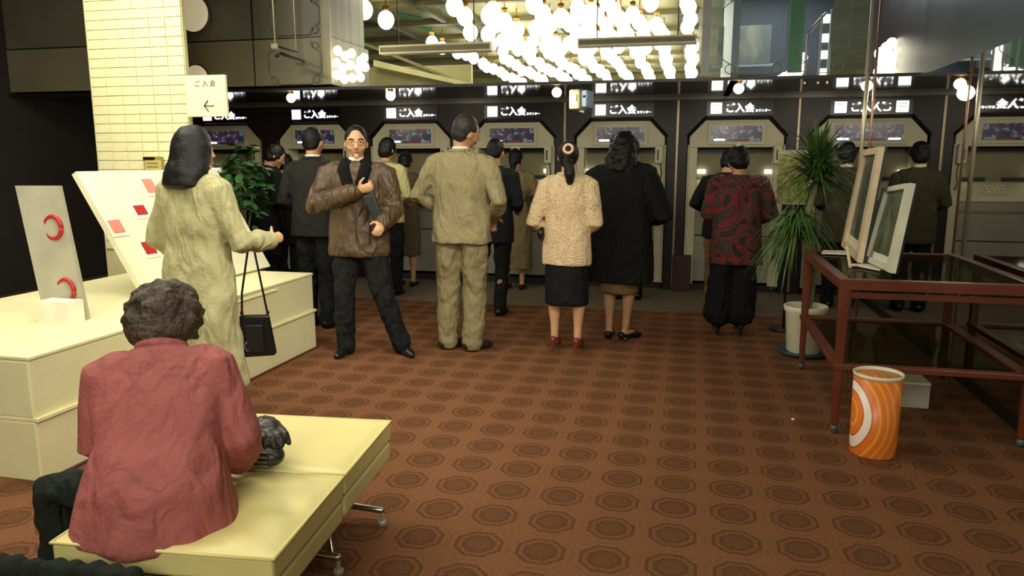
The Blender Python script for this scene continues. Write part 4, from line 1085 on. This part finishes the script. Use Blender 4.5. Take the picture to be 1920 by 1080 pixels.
# --- trench coat woman
p = at_z(372, 860, 0); 
tx, ty = -2.535, 3.44
tr, tbd, thd, ts = person('woman in pale khaki trench coat with shoulder-length black hair, holding out her right hand', tx, ty, R(-14), 1.60,
       dict(name='trench_coat', m=TRENCH, hem=.25, flare=1.14, sleeve=.070, collar=TRENCH, cr=.022, carc=.85, amp=.024, freq=7, full=1.10),
       dict(kind='skirt', m=BSK, hem=.46, w=.15, w1=.14), 'bob', fem=True, skin=SKIN2, wid=1.14, head=(R(4), R(-12), 0), voxel=.009,
       arms={'L': [(-.28, -.03, 1.08), (-.20, .14, .94)], 'R': [(.29, .04, 1.08), (.25, .30, 1.07)]}, seed=8,
       hands=(None, ((-.1, 1, .1), (-1, 0, -.2), .9)))
# black handbag hanging from her forearm
wr = tr.matrix_basis @ Vector((0, 0, 0))
Mz = Matrix.Rotation(R(-14), 3, 'Z')
hp_ = Vector((tx, ty, 0)) + Mz @ (Vector((.235, .17, 1.03))*ts)
bagm = mat('black_bag', (17, 17, 17), .25, var=.3)
t = thing('handbag', 'black leather handbag with long strap hanging from the trench coat woman\'s forearm', 'handbag', (hp_.x, hp_.y, 0), YAW+R(4))
zt_, zb_ = .665, .47
bz = at_y(478, 590, hp_.y).z; bz2 = at_y(478, 668, hp_.y).z
MB().add([(-.085, -.03, bz2), (.10, -.03, bz2+.01), (.10, .03, bz2+.01), (-.085, .03, bz2), (-.085, -.018, bz), (.072, -.018, bz), (.072, .018, bz), (-.085, .018, bz)],
         [(3,2,1,0), (4,5,6,7), (0,1,5,4), (1,2,6,5), (2,3,7,6), (3,0,4,7)]).build('body', bagm, t, bevel=.012)
MB().box(-.05, .045, -.038, -.026, bz2+.03, bz-.05).build('pocket', mat('bag_pocket', (26, 27, 25), .3), t, bevel=.006)
MB().tube([(-.045, -.04, bz2+.09), (-.055, -.043, bz2+.075), (-.05, -.043, bz2+.05), (-.04, -.04, bz2+.04)], .005, 6).build('clasp', mat('bag_clasp', (150, 140, 120), .3, metal=.8), t, True)
zh = hp_.z + .035
MB().tube([(-.072, 0, bz-.005), (-.065, 0, bz+.12), (-.02, 0, zh-.04), (.0, 0, zh+.012), (.012, 0, zh-.03), (.045, 0, bz+.14), (.066, 0, bz-.005)], .006, 8).build('strap', bagm, t, True)
for x_ in (-.072, .066): MB().ell((x_, 0, bz+.012), (.010, .009, .012), 10, 6).build('strap_ring', mat('bag_ring', (40, 38, 34), .3, metal=.6), t, True)

# dark striped bag next to the seated woman
bp = at_z(488, 880, .43)
t = thing('striped_pouch', 'dark zipped leather pouch with pale ribs beside the seated woman', 'bag', (bp.x-.03, bp.y+.02, .434), R(-20)); t.scale = (1.15,)*3
MB().ell((0, 0, .045), (.115, .055, .042), 24, 12).build('body', mat('pouch_leather', (40, 36, 26), .35, var=.3), t, True)
for i in range(4):
    zz = .066 - .013*i; yy = -.055*math.sqrt(1-((zz-.045)/.042)**2)
    MB().tube([(x_*.1, yy*math.sqrt(max(.05, 1-(x_/.98)**2*.8)), zz) for x_ in (-.9, -.6, -.3, 0, .3, .6, .9)], .003, 6).build('rib', mat('pouch_rib', (120, 112, 84), .4), t, True)
t = thing('crumpled_glove', 'dark crumpled leather glove lying on top of the ribbed pouch', 'glove', (bp.x-.015, bp.y+.07, .53), R(-40)); t.scale = (1.2,)*3
gmb = MB().ell((0, 0, .02), (.06, .04, .026), 16, 10)
for i in range(4): gmb.tube([(.03, -.025+.016*i, .02), (.075, -.03+.02*i, .012), (.10-.01*abs(i-1.5), -.032+.022*i, -.012)], [.013, .011, .008], 8)
gmb.tube([(0, -.03, .02), (.03, -.055, .01)], .011, 8)
gmb.remesh('glove', mat('glove_leather', (46, 42, 28), .35, var=.3), t, .005, 2, amp=.003, freq=40, zs=1)

# --- leather jacket man, facing the camera
x, y = px_floor(688, 664)
lm_, lbd, lhd, ls = person('man with glasses in brown leather jacket facing the camera, one hand at his chest', x-.03, y, R(196), 1.67,
       dict(name='leather_jacket', m=LEATHER, hem=.76, flare=.94, sleeve=.078, amp=.012, freq=10, full=1.10, shirt=WCOL, collar=FUR, cr=.042, carc=.80, cz=-.012),
       dict(kind='trousers', m=DTRS, baggy=1.1), 'short', skin=SKIN2, wid=1.08, head=(R(3), R(9), 0), voxel=.008,
       arms={'R': [(.30, .08, 1.14), (-.04, .235, 1.25)], 'L': [(-.27, .04, 1.10), (-.20, .25, 1.02)]},
       hands=(((-.0, .9, -.3), (.6, 0, -.8), .8), ((-1, .25, .3), (.1, -.7, .2), 1.0)), seed=9,
       legs={'R': [(.09, 0, .88), (.12, .02, .48), (.13, -.01, .10)], 'L': [(-.09, 0, .88), (-.17, .06, .49), (-.30, .0, .10)], 'foot': {'L': R(30), 'R': R(-14)}})
gf = mat('glasses_frame', (110, 84, 40), .3, metal=.6); n = 18
gls = MB()
for sx in (-1, 1):
    gls.tube([(sx*.031+.021*math.cos(2*math.pi*i/n), .099-.004*abs(math.cos(2*math.pi*i/n)), .008+.016*math.sin(2*math.pi*i/n)) for i in range(n+1)], .0019, 6, caps=False)
    gls.tube([(sx*.052, .095, .012), (sx*.078, .06, .014), (sx*.083, -.01, .01)], .0018, 6)
gls.tube([(-.010, .099, .012), (.010, .099, .012)], .0018, 6)
gls.map(lhd).build('glasses', gf, lm_, True)
# fur lapels down the front of his jacket
MB().tube([(-.075, .02, 1.45), (-.075, .09, 1.40), (-.045, .125, 1.30), (-.02, .13, 1.22)], [.04, .048, .042, .016], 10).map(lbd).build('fur_lapel', FUR, lm_, True)
MB().tube([(.075, .02, 1.45), (.08, .09, 1.40), (.05, .125, 1.30), (.02, .13, 1.22)], [.04, .048, .042, .016], 10).map(lbd).build('fur_lapel', FUR, lm_, True)
MB().tube([(0, .12, 1.24), (0, .137, 1.10), (0, .142, .78)], .004, 6).map(lbd).build('zip', mat('zip_metal', (90, 80, 60), .3, metal=.7), lm_, True)
Mr = Matrix.Rotation(R(196), 3, 'Z')
def lw(v): return Vector((x-.03, y, 0)) + Mr @ (Vector(v)*ls)
t = thing('dark_folder', 'dark green-black folded umbrella bag held under the leather jacket man\'s left arm', 'bag', lw((-.13, .22, 1.12)), R(196))
MB().add([(-.02, -.02, .11), (.06, -.02, .09), (.06, .03, .09), (-.02, .03, .11), (-.11, -.02, -.15), (-.06, -.02, -.17), (-.06, .03, -.17), (-.11, .03, -.15)],
         [(0,1,2,3), (7,6,5,4), (4,5,1,0), (5,6,2,1), (6,7,3,2), (7,4,0,3)]).build('pouch', mat('bottle_green_leather', (20, 34, 30), .35), t, bevel=.008)

# --- others standing at the machines
SUITCOL = dict(shirt=WCOL, collar=SUIT, cr=.016, carc=.78)
x, y = px_floor(600, 612)
person('man in dark grey suit with white collar, back view, left of the leather jacket', x, y, R(-4), 1.70,
       dict(name='suit_jacket', m=SUIT, hem=.78, amp=.008, full=1.06, **SUITCOL), dict(kind='trousers', m=DTRS, baggy=1.15), 'short', wid=1.1, head=(R(6), R(-4), 0), seed=11,
       arms={'L': [(-.30, -.02, 1.10), (-.12, .22, 1.04)], 'R': [(.27, -.03, 1.08), (.1, .22, 1.0)]})
person('short dark-haired person in black with a red-edged collar, behind the suited man', at_y(532, 300, 7.7).x, 7.7, R(0), 1.50,
       dict(name='coat', m=BLACKC, hem=.55, amp=.008, collar=mat('red_collar', (120, 50, 40), .6), cr=.010, carc=.8), dict(kind='trousers', m=DTRS), 'cap', fem=True, head=(R(14), 0, 0), seed=12, wid=1.15)
person('person in a long black coat stooping behind the leafy plant', at_y(486, 300, 6.85).x, 6.85, R(-30), 1.62,
       dict(name='coat', m=BLACKC, hem=.5, amp=.010, flare=1.1, full=1.05), dict(kind='trousers', m=DTRS), 'cap', lean=R(12), head=(R(20), R(-30), 0), seed=13,
       arms={'L': [(-.26, .0, 1.1), (-.15, .25, 1.05)], 'R': [(.27, .0, 1.08), (.16, .28, 1.02)]})
x, y = px_floor(733, 552)
person('person in pale yellow-beige sleeveless vest over beige sleeves, behind the leather jacket man', x-.02, y, R(-6), 1.66,
       dict(name='vest', m=VEST, hem=.78, amp=.007, full=1.02, sleeve=.055, collar=TWEED, cr=.018), dict(kind='trousers', m=DTRS, baggy=1.1), 'cap', head=(R(12), R(-18), 0), seed=14, wid=1.02)
x, y = px_floor(780, 528)
person('woman in long brown coat with head bowed, left of the tall beige man', x, y-.3, R(0), 1.53,
       dict(name='coat', m=BROWN, hem=.40, flare=1.02, amp=.007, full=.98, collar=mat('lilac_scarf', (120, 112, 110), .7), cr=.022), dict(kind='skirt', m=BROWN, hem=.42, w=.15, w1=.14), 'cap', fem=True, head=(R(22), 0, 0), seed=15, wid=1.08)
x, y = px_floor(928, 590)
person('person in dark suit mostly hidden in front of the tall beige man', x, y, R(-8), 1.62,
       dict(name='jacket', m=NAVY, hem=.72, amp=.008), dict(kind='trousers', m=DTRS), 'short', head=(R(10), 0, 0), seed=16,
       legs={'L': [(-.085, 0, .88), (-.17, .02, .48), (-.22, -.01, .10)], 'R': [(.085, 0, .88), (.07, .02, .48), (.06, -.01, .10)]})
x, y = px_floor(970, 538)
kw, kbd, khd, ks = person('woman in belted olive-khaki long coat with a white hair band', x, 8.12, R(0), 1.56,
       dict(name='coat', m=KH2, hem=.26, flare=1.06, waist=.82, amp=.008, full=1.04, belt=mat('dark_belt', (40, 36, 24), .5)), dict(kind='skirt', m=KH2, hem=.3, w=.15, w1=.14), 'updo', fem=True, head=(R(12), R(-10), 0), seed=17,
       arms={'L': [(-.26, .0, 1.12), (-.14, .25, 1.08)], 'R': [(.29, .02, 1.12), (.17, .28, 1.1)]}, wid=1.08)
MB().tube([(.085*math.sin(a), -.02-.03*math.cos(a), .10*math.cos(a)+.035) for a in [-.6+i*.2 for i in range(7)]], .012, 8).map(khd).build('hair_band', WCOL, kw, True)
x, y = px_floor(1135, 642)
person('woman in bulky black coat over tan skirt, with big permed black hair', x+.08, y+.16, R(-8), 1.63,
       dict(name='coat', m=BLACKC, hem=.50, flare=1.04, amp=.012, full=1.24, sleeve=.088), dict(kind='skirt', m=TANS, hem=.40, w=.16, w1=.17), 'big', fem=True, skin=STOCK, head=(R(4), R(-16), R(4)), seed=18, wid=1.25,
       arms={'L': [(-.28, .02, 1.1), (-.12, .24, 1.06)], 'R': [(.36, -.02, 1.06), (.22, .22, 1.02)]},
       legs={'L': [(-.085, 0, .88), (-.075, .01, .48), (-.07, -.015, .10)], 'R': [(.085, 0, .88), (.095, .01, .48), (.07, -.015, .10)], 'foot': {'L': R(4), 'R': R(-35)}})
x, y = px_floor(1196, 556)
person('dark-coated person with rounded black hair in front of the bulky coat, at the machine', x-.10, y-.15, R(4), 1.66,
       dict(name='coat', m=NAVY, hem=.55, flare=1.02, amp=.008, full=1.08, shirt=WCOL), dict(kind='trousers', m=DTRS), 'cap', head=(R(12), R(10), 0), seed=19, wid=1.12)
x, y = px_floor(1364, 628)
person('woman in red and black swirl-patterned blouse and wide black culottes', x+.03, y, R(4), 1.55,
       dict(name='blouse', m=BLOUSE, hem=.66, flare=1.04, amp=.010, full=1.08, sleeve=.072, cuff=.86, low=False), dict(kind='culottes', m=BSK, up=.13), 'cap', fem=True, head=(R(12), R(24), 0), seed=20, wid=1.16,
       arms={'L': [(-.25, .02, 1.1), (-.14, .26, 1.04)], 'R': [(.29, .0, 1.1), (.16, .24, 1.04)]}, shoes=(BLK, True),
       legs={'L': [(-.085, 0, .88), (-.11, .01, .48), (-.13, -.015, .12)], 'R': [(.085, 0, .88), (.08, .01, .48), (.07, -.015, .12)]})
x, y = px_floor(1335, 592)
person('person in short black jacket and tan trousers leaning in, left of the patterned blouse', x+.06, y, R(-10), 1.56,
       dict(name='jacket', m=BLACKC, hem=.80, amp=.010, full=1.04), dict(kind='trousers', m=TANS, baggy=.95), 'cap', lean=R(14), head=(R(14), R(-30), 0), seed=21, fem=True, wid=1.1,
       arms={'L': [(-.30, .02, 1.14), (-.12, .24, 1.1)], 'R': [(.25, .02, 1.1), (.12, .26, 1.04)]}, shoes=(mat('white_shoe', (222, 214, 196), .5), False))
person('person in olive jacket with white collar, at the rightmost machine behind the spiky plant', at_y(1588, 300, 7.8).x, 7.8, R(0), 1.60,
       dict(name='jacket', m=OLV, hem=.70, amp=.008, shirt=WCOL, full=1.06), dict(kind='trousers', m=DTRS), 'cap', head=(R(10), 0, 0), seed=22)
# bag under the sweater woman's arm, small pink bag
x, y = px_floor(1061, 656)
t = thing('black_clutch', 'small black clutch bag tucked at the sweater woman\'s left elbow', 'bag', (x-.185, y+.0, .895), R(-10))
MB().ell((0, 0, 0), (.035, .075, .055), 16, 10).build('body', bagm, t, True); MB().tube([(0, -.06, .03), (0, -.02, .06), (0, .04, .05)], .005, 6).build('strap', bagm, t, True)
x, y = px_floor(1335, 592)
t = thing('small_pink_bag', 'small dark pink bag hanging beside the black culottes', 'bag', at_y(1346, 516, y+.0) + Vector((0, -.2, 0)))
MB().box(-.035, .035, -.03, .03, -.06, .05).build('body', mat('dark_pink', (170, 60, 70), .5), t, bevel=.01); MB().tube([(-.02, 0, .05), (0, 0, .10), (.02, 0, .05)], .004, 6).build('handle', mat('dark_pink', (170, 60, 70), .5), t, True)
